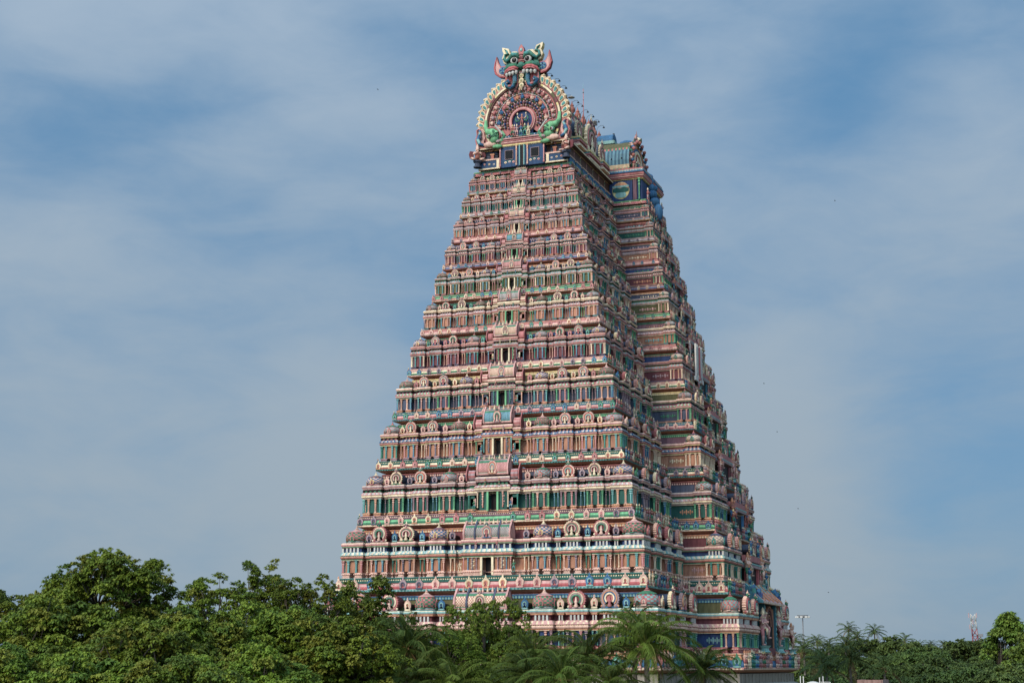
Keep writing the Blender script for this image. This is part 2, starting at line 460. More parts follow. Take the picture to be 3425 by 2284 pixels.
def T_figure(pose=0):
    "statue about 1 high facing +y: 0 skin, 1 cloth, 2 crown/ornaments"
    b = MB()
    hip = .47
    for sx in (-1, 1):
        kx = .07 * sx + (.05 * sx if pose else 0)
        b.tube((.05 * sx, 0, hip), (kx + .02 * sx, .05 if (pose and sx > 0) else .02, .25), .062, .045, 7, 1)
        b.tube((kx + .02 * sx, .05 if (pose and sx > 0) else .02, .25), (kx, 0, .03), .045, .028, 7, 0)
        b.ell((kx, .035, .018), (.03, .055, .022), 0, 6, 4)
    b.path([(0, 0, .44), (0, .0, .52), (0, .0, .62), (0, .01, .72), (0, 0, .79)], [.085, .075, .072, .10, .055], 8, [1, 0, 0, 0], True)
    b.ell((0, .01, .86), (.055, .06, .07), 0, 8, 6)
    b.lathe([(.062, 0), (.07, .03), (.05, .07), (.055, .09), (.02, .15), (0, .19)], 8, 2, (0, 0, .895), True)
    b.lathe([(.07, 0), (.09, .015), (.08, .03)], 8, 2, (0, 0, .74), True)
    b.lathe([(.085, 0), (.095, .015), (.08, .03)], 8, 2, (0, 0, .46), True)
    for sx in (-1, 1):
        e = (.17 * sx, .05, .60); h = (.10 * sx, .13, .68) if pose == 0 else (.22 * sx, .08, .78 if sx > 0 else .48)
        if pose == 2: h = (.04 * sx, .14, .68)
        b.tube((.095 * sx, 0, .745), e, .034, .028, 6, 0)
        b.tube(e, h, .027, .02, 6, 0)
        b.ell(h, (.024, .024, .03), 0, 6, 4)
    b.box((0, -.02, -.02), (.15, .09, .02), 1)
    return b
TF = [T_figure(0), T_figure(1), T_figure(2)]

# ---- storey colour schemes -------------------------------------------------
g = lambda *a: [P[x] for x in a]
def scheme(wall, recess, roll_hi, roll_lo, band, edge, plinth='peach', ent='green', troll='brown', kap=('cream', 'teal', 'white'), balc='navy', blk='white', cap='pink', fri=('orange', 'cream')):
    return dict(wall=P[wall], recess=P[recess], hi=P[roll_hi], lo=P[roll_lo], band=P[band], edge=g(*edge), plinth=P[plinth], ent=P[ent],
                troll=P[troll], kap=g(*kap), balc=P[balc], blk=P[blk], cap=P[cap], fri=g(*fri))
SCH = [
    scheme('navy', 'olive', 'blue', 'blue', 'orange', ('pink', 'cream'), 'rose', 'orange', 'peach', ('pink', 'cream', 'pink'), 'maroon', 'white', 'aqua', ('blue', 'aqua')),
    scheme('brown', 'maroon', 'pink', 'red', 'dgreen', ('aqua', 'teal'), 'peach', 'green', 'terra', ('aqua', 'white', 'cream'), 'navy', 'white', 'pink', ('orange', 'cream')),
    scheme('dgreen', 'slate', 'lgreen', 'green', 'purple', ('cream', 'peach'), 'orange', 'mauve', 'cream', ('pink', 'mauve', 'white'), 'dbrown', 'cream', 'mauve', ('maroon', 'peach')),
    scheme('brown', 'purple', 'cream', 'terra', 'dgreen', ('dgreen', 'teal'), 'mauve', 'yellow', 'rose', ('blue', 'mauve', 'white'), 'olive', 'cream', 'pink', ('green', 'lgreen')),
    scheme('slate', 'olive', 'pink', 'rose', 'tealb', ('slate', 'teal'), 'orange', 'green', 'pink', ('rose', 'white', 'lgreen'), 'dgreen', 'pink', 'peach', ('yellow', 'cream')),
    scheme('maroon', 'navy', 'cream', 'green', 'pink', ('peach', 'pink'), 'slate', 'mauve', 'rose', ('mauve', 'pink', 'aqua'), 'dbrown', 'peach', 'rose', ('green', 'rose')),
    scheme('brown', 'purple', 'pink', 'peach', 'rose', ('dgreen', 'rose'), 'teal', 'cream', 'rose', ('pink', 'white', 'mauve'), 'maroon', 'pink', 'cream', ('dgreen', 'green')),
    scheme('olive', 'slate', 'lgreen', 'rose', 'green', ('cream', 'rose'), 'rose', 'green', 'pink', ('aqua', 'pink', 'mauve'), 'dbrown', 'cream', 'mauve', ('orange', 'cream')),
    scheme('maroon', 'navy', 'mauve', 'blue', 'purple', ('rose', 'maroon'), 'orange', 'teal', 'rose', ('slate', 'cream', 'pink'), 'dgreen', 'peach', 'pink', ('blue', 'orange')),
    scheme('brown', 'slate', 'peach', 'pink', 'rose', ('rose', 'purple'), 'rose', 'mauve', 'mauve', ('pink', 'aqua', 'mauve'), 'dgreen', 'pink', 'rose', ('rose', 'green')),
    scheme('dgreen', 'maroon', 'white', 'purple', 'mauve', ('cream', 'olive'), 'pink', 'rose', 'mauve', ('aqua', 'rose', 'pink'), 'slate', 'pink', 'mauve', ('rose', 'orange')),
    scheme('slate', 'green', 'aqua', 'rose', 'purple', ('yellow', 'green'), 'pink', 'purple', 'rose', ('pink', 'mauve', 'rose'), 'maroon', 'peach', 'rose', ('green', 'pink')),
]
TOPC = dict(hi=P['pink'], lo=P['red'], band=P['lgreen'], edge=g('rose', 'pink'))
COLP = [g('lgreen', 'green'), g('peach', 'orange'), g('blue', 'aqua'), g('rose', 'pink'), g('mauve', 'purple'), g('cream', 'peach'), g('teal', 'aqua'), g('terra', 'peach'), g('slate', 'mauve'), g('green', 'teal')]
Z = [13.6, 20.5, 26.55, 31.86, 36.67, 41.07, 45.14, 48.68, 51.99, 54.82, 57.50, 59.99, 62.0]
KUD = [g('pink', 'orange', 'blue', 'cream', 'rose', 'cream', 'dgreen', 'slate'), g('cream', 'rose', 'green', 'pink', 'maroon', 'cream', 'purple', 'slate'),
       g('mauve', 'orange', 'blue', 'cream', 'rose', 'rose', 'dgreen', 'slate'), g('peach', 'red', 'orange', 'aqua', 'rose', 'cream', 'green', 'dbrown'),
       g('rose', 'cream', 'mauve', 'green', 'maroon', 'peach', 'dgreen', 'maroon')]
NAS = [g('rose', 'pink', 'maroon'), g('green', 'aqua', 'dgreen'), g('peach', 'cream', 'terra'), g('blue', 'aqua', 'navy'), g('mauve', 'slate', 'purple'), g('peach', 'pink', 'rose'), g('cream', 'orange', 'rose')]
DOM = [g('pink', 'rose', 'aqua', 'green', 'rose', 'rose', 'peach'), g('pink', 'blue', 'peach', 'teal', 'pink', 'orange', 'cream'), g('aqua', 'green', 'rose', 'pink', 'peach', 'rose', 'green'),
       g('peach', 'mauve', 'cream', 'slate', 'rose', 'teal', 'green'), g('pink', 'peach', 'blue', 'purple', 'cream', 'yellow', 'rose'), g('rose', 'pink', 'mauve', 'slate', 'pink', 'green', 'cream')]
FIG = [g('peach', 'rose', 'orange'), g('cream', 'cream', 'orange'), g('green', 'teal', 'cream'), g('blue', 'aqua', 'orange'), g('rose', 'mauve', 'cream'), g('terra', 'green', 'yellow'), g('mauve', 'pink', 'cream')]

CAP = dict(column=0, gable_arch=0, niche=0, arch_ornament=0, dome=0, statue=0, balcony=0)
REST = {k: MB() for k in CAP}
def put(kind, T, fr, u, v, z, sx, sy, sz, pal, parent, first=True, flip=False):
    "one repeated part: an object of its own while under the cap, otherwise into the merged remainder"
    sz = sz * rnd.uniform(.95, 1.05); pal = [tuple(np.array(c) * rnd.uniform(.8, 1.1)) for c in pal]
    M = fr.M(sx, sy, sz); o = fr.p(u, v, z)
    if first and CAP[kind] < 98:
        CAP[kind] += 1
        b = MB(); b.addT(T, M, o, pal)
        return b.build(kind, M_PL, parent, o)
    REST[kind].addT(T, M, o, pal)

for si, S in enumerate(SCH):
    if si >= 2: S['balc'] = P[['olive', 'mauve', 'green', 'terra', 'purple'][si % 5]]; S['blk'] = P['dark']
    z0, z1 = Z[si], Z[si + 1]
    H = z1 - z0; s = H / 6.05
    D0 = K * (z0 - 20.5); D1 = K * (z1 - 20.5)
    if si == 0: s = 1.12
    Dp = D0 + .33 * s                       # pavilion plane
    st = MB(); co = MB()
    RM = ([0, .213, .296, .478, .604, .671, .745, 1.3], [0, .190, .245, .485, .60, .648, .722, 1.3]) if si >= 2 else ([0, 2.], [0, 2.])
    zf = lambda q: z0 + float(np.interp(q, *RM)) * H
    colh = zf(.478) - zf(.296)
    # cornice (its edge is at z0)
    def cornice(b, C, D0, z0, H, s, Dw):
        f = lambda q: z0 + q * H * (.89 if (si >= 2 and q > 0) else 1)
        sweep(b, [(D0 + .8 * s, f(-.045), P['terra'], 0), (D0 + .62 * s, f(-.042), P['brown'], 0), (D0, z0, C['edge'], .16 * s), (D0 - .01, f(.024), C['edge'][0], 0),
                  (D0 + .03 * s, f(.030), C['lo'], 0), (D0 - .02 * s, f(.055), C['lo'], 0), (D0 - .01 * s, f(.078), C['hi'], 0), (D0 + .06 * s, f(.102), C['hi'], 0), (D0 + .13 * s, f(.118), C['lo'], 0),
                  (D0 + .22 * s, f(.124), C['band'], 0), (D0 + .19 * s, f(.13), C['band'], 0), (D0 + .19 * s, f(.158), C['band'], 0), (D0 + .26 * s, f(.165), [C['band'], P['cream']], .11 * s),
                  (D0 + .26 * s, f(.182), C['band'], 0), (D0 + .2 * s, f(.19), C['band'], 0), (D0 + .2 * s, f(.205), C['edge'][1], 0), (D0 + .34 * s, f(.212), C['band'], 0), (Dw, f(.213), C['band'], 0)])
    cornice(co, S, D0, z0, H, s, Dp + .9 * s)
    # wall ring behind the pavilions
    rb = .78 * s
    def ring(q): return Dp + rb - q * s
    e = lambda o, q, c, cell=0: (o * s, zf(q), c, cell * s)
    plin = [e(0, .213, S['plinth']), e(.0, .226, P['maroon']), e(-.07, .231, S['plinth']), e(-.07, .258, S['plinth']), e(.03, .263, [S['plinth'], S['troll']], .1), e(.03, .276, S['plinth']), e(-.05, .282, S['plinth']), e(-.05, .296, S['plinth'])]  # thin maroon line paints a shadow into the plinth step
    wallp = [e(-.24, .296, S['wall']), e(-.24, .478, S['wall'])]
    entp = [e(-.04, .478, P['cream']), e(-.02, .486, S['ent']), e(.02, .500, P['maroon']), e(.05, .506, S['troll']), e(.10, .522, S['troll']), e(.07, .536, P['cream']), e(.04, .541, [S['troll'], P['maroon']], .10), e(.03, .548, S['kap'][0]), e(.12, .552, S['kap'][0]),
            e(.12, .558, S['kap'], .16), e(.06, .580, S['kap'], .16), e(-.02, .598, S['kap'][0]), e(-.06, .604, P['maroon'])]
    balp = [e(-.20, .604, S['balc']), e(-.20, .668, S['balc'])]
    capp = [e(-.04, .668, P['maroon']), e(-.03, .675, S['ent']), e(-.02, .687, P['cream']), e(.03, .695, P['rose']), e(.04, .704, S['cap']), e(.07, .714, S['cap']), e(.04, .730, P['cream']), e(.0, .738, S['cap']), e(-.05, .745, S['cap'])]
    full = plin + wallp + entp + balp + capp
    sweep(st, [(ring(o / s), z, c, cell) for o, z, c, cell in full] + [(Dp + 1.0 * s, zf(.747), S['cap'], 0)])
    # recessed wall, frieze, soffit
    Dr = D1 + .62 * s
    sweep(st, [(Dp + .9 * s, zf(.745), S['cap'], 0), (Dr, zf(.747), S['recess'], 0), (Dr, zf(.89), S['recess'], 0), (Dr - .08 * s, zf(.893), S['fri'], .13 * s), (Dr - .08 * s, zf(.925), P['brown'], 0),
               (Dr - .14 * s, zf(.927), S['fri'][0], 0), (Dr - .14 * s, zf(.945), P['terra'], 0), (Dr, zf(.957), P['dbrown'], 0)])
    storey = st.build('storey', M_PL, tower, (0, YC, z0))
    cornice_o = co.build('cornice', M_PL, storey, (0, YC, z0))

    W = 14.76 - Dp                                   # half width of pavilion plane on the front
    Fy = Dp
    pln = poly(Dp)
    hbp = 12.9 - .937 * Dp
    bb = MB()                                        # bodies of all pavilions of this storey are its masonry
    def columns(fr, us, w, v, first, pals):
        for k, u in enumerate(us):
            put('column', TC, fr, u, v, zf(.296), w, w * .9, colh, pals[k % len(pals)], storey, first)
    def unit(fr, u, w, kind, first=True, corner=False, idx=0, sides=()):
        big = kind != 's'
        out_ = (.0 if big else -.40) * s
        vb = -(w if corner else 1.0 * s)
        fr2 = Fr(fr.p(0, out_, 0)[:2], fr.t[:2], fr.n[:2])
        u0, u1 = u - w / 2 + .05 * s, u + w / 2 - .05 * s
        gap = (.15 if big else .2) * w
        for a, b_ in ((u0, u - gap / 2), (u + gap / 2, u1)):
            body(bb, fr2, a + .04 * s, b_ - .04 * s, vb, plin)
        body(bb, fr2, u0 + .08 * s, u1 - .08 * s, vb, wallp, top=False)
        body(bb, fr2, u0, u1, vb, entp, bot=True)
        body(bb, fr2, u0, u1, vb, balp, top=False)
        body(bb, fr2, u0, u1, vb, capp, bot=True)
        pc = [COLP[(si * 3 + idx * 2) % 10], COLP[(si * 5 + idx * 3 + 1) % 10]]
        cw = (.20 * w if big else .32 * w)
        if big: columns(fr2, [u - .405 * w, u - .175 * w, u + .175 * w, u + .405 * w], cw, -.13 * s, first, [pc[0], pc[1], pc[1], pc[0]])
        else: columns(fr2, [u - .27 * w, u + .27 * w], cw, -.13 * s, first, [pc[0], pc[0]])
        # little balcony posts; on upper storeys dark boxes stand in for shadowed holes
        nb = (4 if big else 2) if si < 2 else (3 if big else 1)
        ph = .033 if si < 2 else .020
        for k in range(nb):
            uu = u + (k - (nb - 1) / 2) * (w * .66 / nb)
            c0 = fr2.p(uu, -.13 * s, zf(.636))
            T = MB(); T.box((0, 0, 0), (1, 1, 1), 0)
            bb.addT(T, fr2.M(w * (.038 if big else .07), .09 * s, ph * H), c0, [S['blk']])
        if corner:                                    # the flank of a corner pavilion
            fl = Fr(fr2.p(u + w / 2 if corner > 0 else u - w / 2, -w if corner > 0 else 0, 0)[:2], (-fr.n if corner > 0 else fr.n)[:2] * 1., (fr.t if corner > 0 else -fr.t)[:2])
            fl.o = fr2.p(u + (w / 2 if corner > 0 else -w / 2), 0, 0); fl.o[2] = 0
            for k, q in enumerate((.09, .33, .67, .91)):
                uu = -q * w
                M = np.stack([fl.t * cw, fl.n * cw * .9, np.array((0, 0, colh))], 1)
                if first and CAP['column'] < 98:
                    CAP['column'] += 1; cbm = MB(); cbm.addT(TC, M, fl.o + (fr.n * uu) - fl.n * .13 * s + np.array((0, 0, zf(.296))), pc[(k % 3) > 0]); cbm.build('column', M_PL, storey, fl.o + fr.n * uu + np.array((0, 0, zf(.296))))
                else: REST['column'].addT(TC, M, fl.o + (fr.n * uu) - fl.n * .13 * s + np.array((0, 0, zf(.296))), pc[(k % 3) > 0])
                if True:
                    T = MB(); T.box((0, 0, 0), (1, 1, 1), 0)
                    bb.addT(T, np.stack([fl.t * w * .055, fl.n * .09 * s, np.array((0, 0, ph * H))], 1), fl.o + fr.n * uu - fl.n * .13 * s + np.array((0, 0, zf(.636))), [S['blk']])
        zt = zf(.746)
        dh = .235 * H
        if kind == 'D':
            pal = DOM[(si * 2 + idx) % len(DOM)]
            dw = w * (.86 if corner else .88)
            put('dome', TD, fr2, u, -dw * .5 + .02 * s, zt, dw, dw, dh * (1.16 if si < 2 else 1.05), pal, storey, first)
        elif kind == 'G':
            kw = w * (.82 if si < 2 else .72)
            put('gable_arch', TK, fr2, u, -.12 * s, zt, kw, kw * .8, dh * (1.06 if si < 2 else .98), KUD[(si * 2 + idx) % len(KUD)], storey, first)
        else:
            kw = w * 1.0
            put('niche', TN, fr2, u, -.05 * s, zt, kw, kw * 1.1, dh * .62, NAS[(si + idx * 3) % len(NAS)], storey, first)
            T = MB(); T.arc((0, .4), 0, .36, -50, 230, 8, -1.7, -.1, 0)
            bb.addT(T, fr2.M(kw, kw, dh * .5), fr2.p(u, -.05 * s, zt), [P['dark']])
    # ---- front
    fr = Fr((0, Fy), (1, 0), (0, -1))
    front = [(.905, .155, 'D'), (.818, .048, 's'), (.735, .130, 'G'), (.640, .048, 's'), (.548, .130, 'G'), (.450, .048, 's'), (.348, .135, 'D'), (.245, .050, 's')]
    for k, (c, wd, kd) in enumerate(front):
        for sx in (-1, 1):
            if k == 0: unit(fr, sx * (1 - wd / 2) * W, wd * W, kd, True, sx, idx=0)
            else: unit(fr, sx * c * W, wd * W, kd, True, 0, idx=k if k < 4 else 8 - k)
    # ---- right wing, bay flank, bay front; and the same on the left
    for sd in (1, -1):
        f1 = (sd == 1)
        A = W; Lw = (YC - hbp) - Fy
        cw_ = front[0][1] * W
        fw = Fr((sd * A, Fy), (0, 1) if sd == 1 else (0, 1), (sd, 0))
        free = Lw - cw_
        n_big = 3
        slot = free / (n_big + .3)
        for k in range(n_big):
            unit(fw, cw_ + slot * (k + .68), slot * .60, 'G', f1, 0, idx=k + 1)
            if si < 9 or k == 0: unit(fw, cw_ + slot * (k + .21), slot * .22, 's', f1, 0, idx=k + 2)
        # bay flank facing the viewer: corner pavilion and painted panel
        fb = Fr((sd * (A + 3.6), YC - hbp), (1, 0), (0, -1))
        bw = min(1.9, max(.95, .13 * W + .12))
        unit(fb, -sd * bw / 2, bw, 'D', f1, sd, idx=si)
        u_in = -sd * (3.6 + rb * 0)
        # painted panel in the flank wall between the wing and the corner pavilion
        pw = 3.6 - bw
        pcx = -sd * (bw + pw / 2 - .02)
        for zz, hh, cA, cB in ((.387, .065, S['wall'], P['aqua']), (.815, .05, S['recess'], P['mauve'])):
            dv = -rb if zz < .7 else -(Dr - Dp)
            pb = MB()
            cB = [P['aqua'], P['pink'], P['orange'], P['cream'], P['green'], P['mauve']][(si + (zz > .7) * 2) % 6]
            T = MB()
            T.box((0, 0, 0), (1, .03, 1), 0)
            M = fb.M(pw * .44, 1, hh * H * 1.15); pb.addT(T, M, fb.p(pcx, dv - .21 * s * (zz < .7), zf(zz)), [tuple(np.array(cA) * .9)])
            n = 7
            for i in range(n):
                T = MB(); T.ell((0, 0, 0), (1, 1, 1), 0, 7, 4)
                pb.addT(T, fb.M(pw * .05, .03, hh * H * (.75 if i % 2 else .35)), fb.p(pcx + (i - 3) * pw * .11, dv - .21 * s * (zz < .7) + .04, zf(zz)), [cB])
            pb.build('painted_panel', M_PL, storey, fb.p(pcx, dv, zf(zz)))
        # bay front
        ff = Fr((sd * (A + 3.6), YC), (0, 1), (sd, 0))
        L2 = hbp
        run = L2 - bw
        oh = min(3.0, .26 * L2) if si else 3.0
        unit(ff, L2 - bw / 2, bw, 'D', f1, 1, idx=2) if False else None
        us = [-(oh + (run - oh) * q) for q in (.76, .36)]
        for uu in us:
            for q in (-1, 1):
                unit(ff, uu * q, (run - oh) * .3, 'G', f1, 0, idx=3)
        # statues on pedestals flanking the opening, and opening
        ob = MB()
        T = MB(); T.box((0, 0, 0), (1, 1, 1), 0)
        if si > 0:
            ob.addT(T, ff.M(oh * .62, .45 * s, .14 * H), ff.p(0, -.35 * s, zf(.36)), [P['dark']])
            for q in (-1, 1):
                ob.addT(T, ff.M(oh * .09, .30 * s, .15 * H), ff.p(q * oh * .66, 0, zf(.365)), [P[['tealb', 'red', 'blue', 'maroon', 'green'][si % 5]]])
            ob.addT(T, ff.M(oh * .95, .42 * s, .02 * H), ff.p(0, .06 * s, zf(.535)), [P['mauve']])
            ob.addT(T, ff.M(oh * .95, .46 * s, .012 * H), ff.p(0, .06 * s, zf(.57)), [P['aqua']])
        if si: ob.addT(T, ff.M(oh * .9, .40 * s, .05 * H), ff.p(0, .0, zf(.66)), [P['rose']])
        oc = MB(); oc.addT(TK, ff.M(oh * 1.1, .8 * s, .24 * H), ff.p(0, .15 * s, zf(.72)), KUD[si % 5])
        if si: oc.build('porch_gable', M_PL, storey, ff.p(0, 0, zf(.72)))
        if si: ob.build('doorway', M_PL, storey, ff.p(0, 0, zf(.3)))
        if si > 0:
            for q in (-1, 1):
                put('statue', TF[1], ff, q * oh * 1.02, .26 * s, zf(.25), .36 * H, .36 * H * q, .38 * H, [P['peach'] if si % 2 else P['terra'], P['rose'], P['orange']] if True else 0, storey, f1)
    # ---- central bay of the front: doorway, panels, barrel roof
    cb = MB()
    cwid = (.33 if si < 2 else .245) * W
    out_ = .16 * s
    frc = Fr((0, Fy - out_), (1, 0), (0, -1))
    ds = .028 * W + .05 * s
    Hd = 1.0 if si < 2 else 1.0
    hi_top = .478 if si < 2 else .545                  # upper storeys have a taller centre
    def zc(q):                                           # stretch so that the centre stands taller
        if si < 2: return zf(q)
        return zf(.213 + (q - .213) * 1.17)
    sc_ = lambda pr: [(o, zc((z - z0) / H), c, cell) for o, z, c, cell in pr]
    for q in (-1, 1):
        a, b_ = sorted((q * ds, q * cwid / 2))
        body(cb, frc, a + .02 * s, b_ - .02 * s, -1.0 * s, sc_(plin))
        a, b_ = sorted((q * (ds - .0 * s), q * (cwid / 2 - .08 * s)))
        body(cb, frc, a, b_, -1.0 * s, sc_(wallp), top=False)
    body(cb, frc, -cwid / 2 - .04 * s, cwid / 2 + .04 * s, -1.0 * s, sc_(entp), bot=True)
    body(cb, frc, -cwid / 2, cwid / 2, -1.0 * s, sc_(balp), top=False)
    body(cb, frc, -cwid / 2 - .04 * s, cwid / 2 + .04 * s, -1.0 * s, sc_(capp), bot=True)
    T = MB(); T.box((0, 0, 0), (1, 1, 1), 0)
    cb.addT(T, frc.M(ds, .02, (zc(.478) - zc(.213)) / 2), frc.p(0, -.95 * s, (zc(.213) + zc(.478)) / 2), [P['dark']])
    for k in range(9):
        cb.addT(T, frc.M(cwid * .016, .09 * s, .030 * H if si < 2 else .018 * H), frc.p((k - 4) * cwid * .115, -.13 * s, zc(.636)), [S['blk']])
    pan = [P['aqua'], P['cream'], P['pink'], P['teal']][si % 4]
    for q in (-1, 1):
        dw = MB()
        c = q * (ds + (cwid / 2 - ds) * .50)
        dw.addT(T, frc.M(cwid * .055, .02 * s, .078 * H), frc.p(c, -.20 * s, zc(.39)), [tuple(np.array(S['wall']) * .8)])
        for k in range(5):
            T2 = MB(); T2.ell((0, 0, 0), (1, 1, 1), 0, 7, 4)
            dw.addT(T2, frc.M(cwid * .03 * (1 + .3 * (k % 2)), .035 * s, .014 * H), frc.p(c + (.008 if k % 2 else -.008) * cwid, -.17 * s, zc(.33 + .03 * k)), [pan])
        dw.addT(T, frc.M(ds * .22, .12 * s, (zc(.478) - zc(.225)) / 2), frc.p(q * ds * 1.18, -.10 * s, (zc(.225) + zc(.478)) / 2), [P['lgreen'] if si % 2 == 0 else P['cream']])
        dw.build('door_panel', M_PL, storey, frc.p(c, 0, zc(.213)))
    cols_u = [(-.46, 3), (-.30, 5), (.30, 5), (.46, 3)] if si >= 2 else [(-.47, 2), (-.385, 1), (-.30, 7), (-.215, 3), (.215, 3), (.30, 7), (.385, 1), (.47, 2)]
    for uq, ci in cols_u:
        put('column', TC, frc, uq * cwid, -.11 * s, zc(.296), cwid * (.075 if si >= 2 else .042), .2 * s, zc(.478) - zc(.296), COLP[(ci + si) % 10], storey, True)
    for q in (-1, 1):
        put('statue', TF[si % 3], frc, q * (cwid / 2 + .012 * W), .02 * s, zc(.262), .15 * H, .15 * H, .17 * H, FIG[(si + (q > 0)) % 7], storey, False)
        put('statue', TF[(si + 1) % 3], frc, q * .10 * cwid * 2.1, .10 * s, zc(.60), .11 * H, .11 * H, .12 * H, FIG[(si + 3) % 7], storey, False)
    # barrel roof on the centre
    zt = zc(.746); bh = (zf(1.02) - zt) if si < 2 else (zf(1.16) - zt)
    Lb = cwid * .92; rB = .62 * s
    br = MB()
    nseg = 10
    la, lb2 = [P[x] for x in (('rose', 'cream'), ('teal', 'pink'), ('rose', 'pink'), ('blue', 'aqua'), ('rose', 'cream'))[si % 5]]
    nu = 40
    prev = None
    prof = [(.92, 0), (1.0, .06), (.9, .10), (.9, .14), (.97, .20), (1.01, .26), (1.02, .32), (1.0, .39), (.95, .46), (.88, .54), (.78, .62), (.55, .74), (.25, .80), (0, .82)]
    for j in range(len(prof) - 1):
        (r0, h0), (r1, h1) = prof[j], prof[j + 1]
        for i in range(nu):
            ua, ub = -Lb / 2 + Lb * i / nu, -Lb / 2 + Lb * (i + 1) / nu
            c = P['pink'] if j in (0, 1) else (P['green'] if j in (2, 10) else P['mauve'] if j == 11 else (la if (i + j) % 2 else lb2))
            if j == 12: c = P['pink']
            br.quad(frc.p(ua, -rB + r0 * rB, zt + h0 * bh), frc.p(ub, -rB + r0 * rB, zt + h0 * bh), frc.p(ub, -rB + r1 * rB, zt + h1 * bh), frc.p(ua, -rB + r1 * rB, zt + h1 * bh), c)
            br.quad(frc.p(ub, -rB - r0 * rB, zt + h0 * bh), frc.p(ua, -rB - r0 * rB, zt + h0 * bh), frc.p(ua, -rB - r1 * rB, zt + h1 * bh), frc.p(ub, -rB - r1 * rB, zt + h1 * bh), c)
    # end gable plates, upswept
    for q, cq in ((-1, P['maroon']), (1, P['maroon']), (-.52, P['rose']), (.52, P['rose'])):
        if abs(q) < 1 and si >= 2: continue
        T2 = MB(); ol = [(-1.0, 0), (-1.15, .3), (-1.0, .6), (-.55, .85), (0, 1.12), (.55, .85), (1.0, .6), (1.15, .3), (1.0, 0)]
        T2.plate(ol, -.5, .5, 0, 1); T2.plate([(x * .7, z * .8 + .05) for x, z in ol], .5, .62, 1)
        M = np.stack([frc.n * rB * 1.05, frc.t * q / abs(q) * .16 * s, np.array((0, 0, bh * .92))], 1)
        br.addT(T2, M, frc.p(q * Lb / 2, -rB, zt), [cq, P['pink'] if abs(q) == 1 else P['slate']])
    br.addT(TK, frc.M(rB * 1.65, rB * .9, bh * .72), frc.p(0, .02 * s, zt + .05 * bh), KUD[(si + 1) % 5])
    br.build('barrel_roof', M_PL, storey, frc.p(0, 0, zt))
    fn = MB()
    nf = 9 if si < 2 else 5
    for k in range(nf):
        fn.lathe([(.05, 0), (.10, .05), (.12, .14), (.05, .22), (.07, .27), (.0, .5)], 7, P['cream'] if k % 2 else P['peach'], frc.p((k - (nf - 1) / 2) * Lb * .85 / nf, -rB, zt + .81 * bh), True)
    fn.build('finial', M_PL, storey, frc.p(0, -rB, zt + .8 * bh))
    if si >= 2:                                         # side wings of the centre with leaning gable plates
        for q in (-1, 1):
            c = q * (cwid / 2 + .035 * W)
            body(cb, Fr((0, Fy - .04 * s), (1, 0), (0, -1)), c - .033 * W, c + .033 * W, -.8 * s, plin + wallp)
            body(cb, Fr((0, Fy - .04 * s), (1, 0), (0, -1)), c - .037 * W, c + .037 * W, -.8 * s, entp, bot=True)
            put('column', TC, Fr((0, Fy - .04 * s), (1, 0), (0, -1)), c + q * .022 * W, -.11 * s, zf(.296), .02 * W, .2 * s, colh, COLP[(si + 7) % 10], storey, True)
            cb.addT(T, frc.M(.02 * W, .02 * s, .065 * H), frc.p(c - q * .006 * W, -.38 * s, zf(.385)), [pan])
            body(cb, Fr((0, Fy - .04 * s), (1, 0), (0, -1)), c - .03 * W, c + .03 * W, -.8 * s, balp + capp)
            T2 = MB(); T2.arc((0, .45), 0, .45, -50, 230, 12, -.5, .5, [0, 1])
            M = np.stack([frc.n * .95 * s, frc.t * q * .05 * W, np.array((0, 0, .21 * H))], 1)
            cb.addT(T2, M, frc.p(c, -.5 * s, zf(.75)), [S['cap'], P['rose']])
            T2 = MB(); T2.plate([(-.5, 0), (-.62, .35), (-.45, .7), (0, 1.15), (.45, .7), (.62, .35), (.5, 0)], -.5, .5, 0, 1)
            M = np.stack([frc.n * .95 * s, frc.t * q * .10 * s, np.array((0, 0, .25 * H))], 1)
            cb.addT(T2, M, frc.p(c + q * .036 * W, -.45 * s, zf(.75)), [P['maroon'], P['rose']])
    ml = [bb, cb]
    mm = MB()
    for q in ml:
        q.pack(); mm.addT(q, np.eye(3), (0, 0, 0))
    mm.build('pavilion_row', M_PL, storey, (0, YC, zf(.213)))

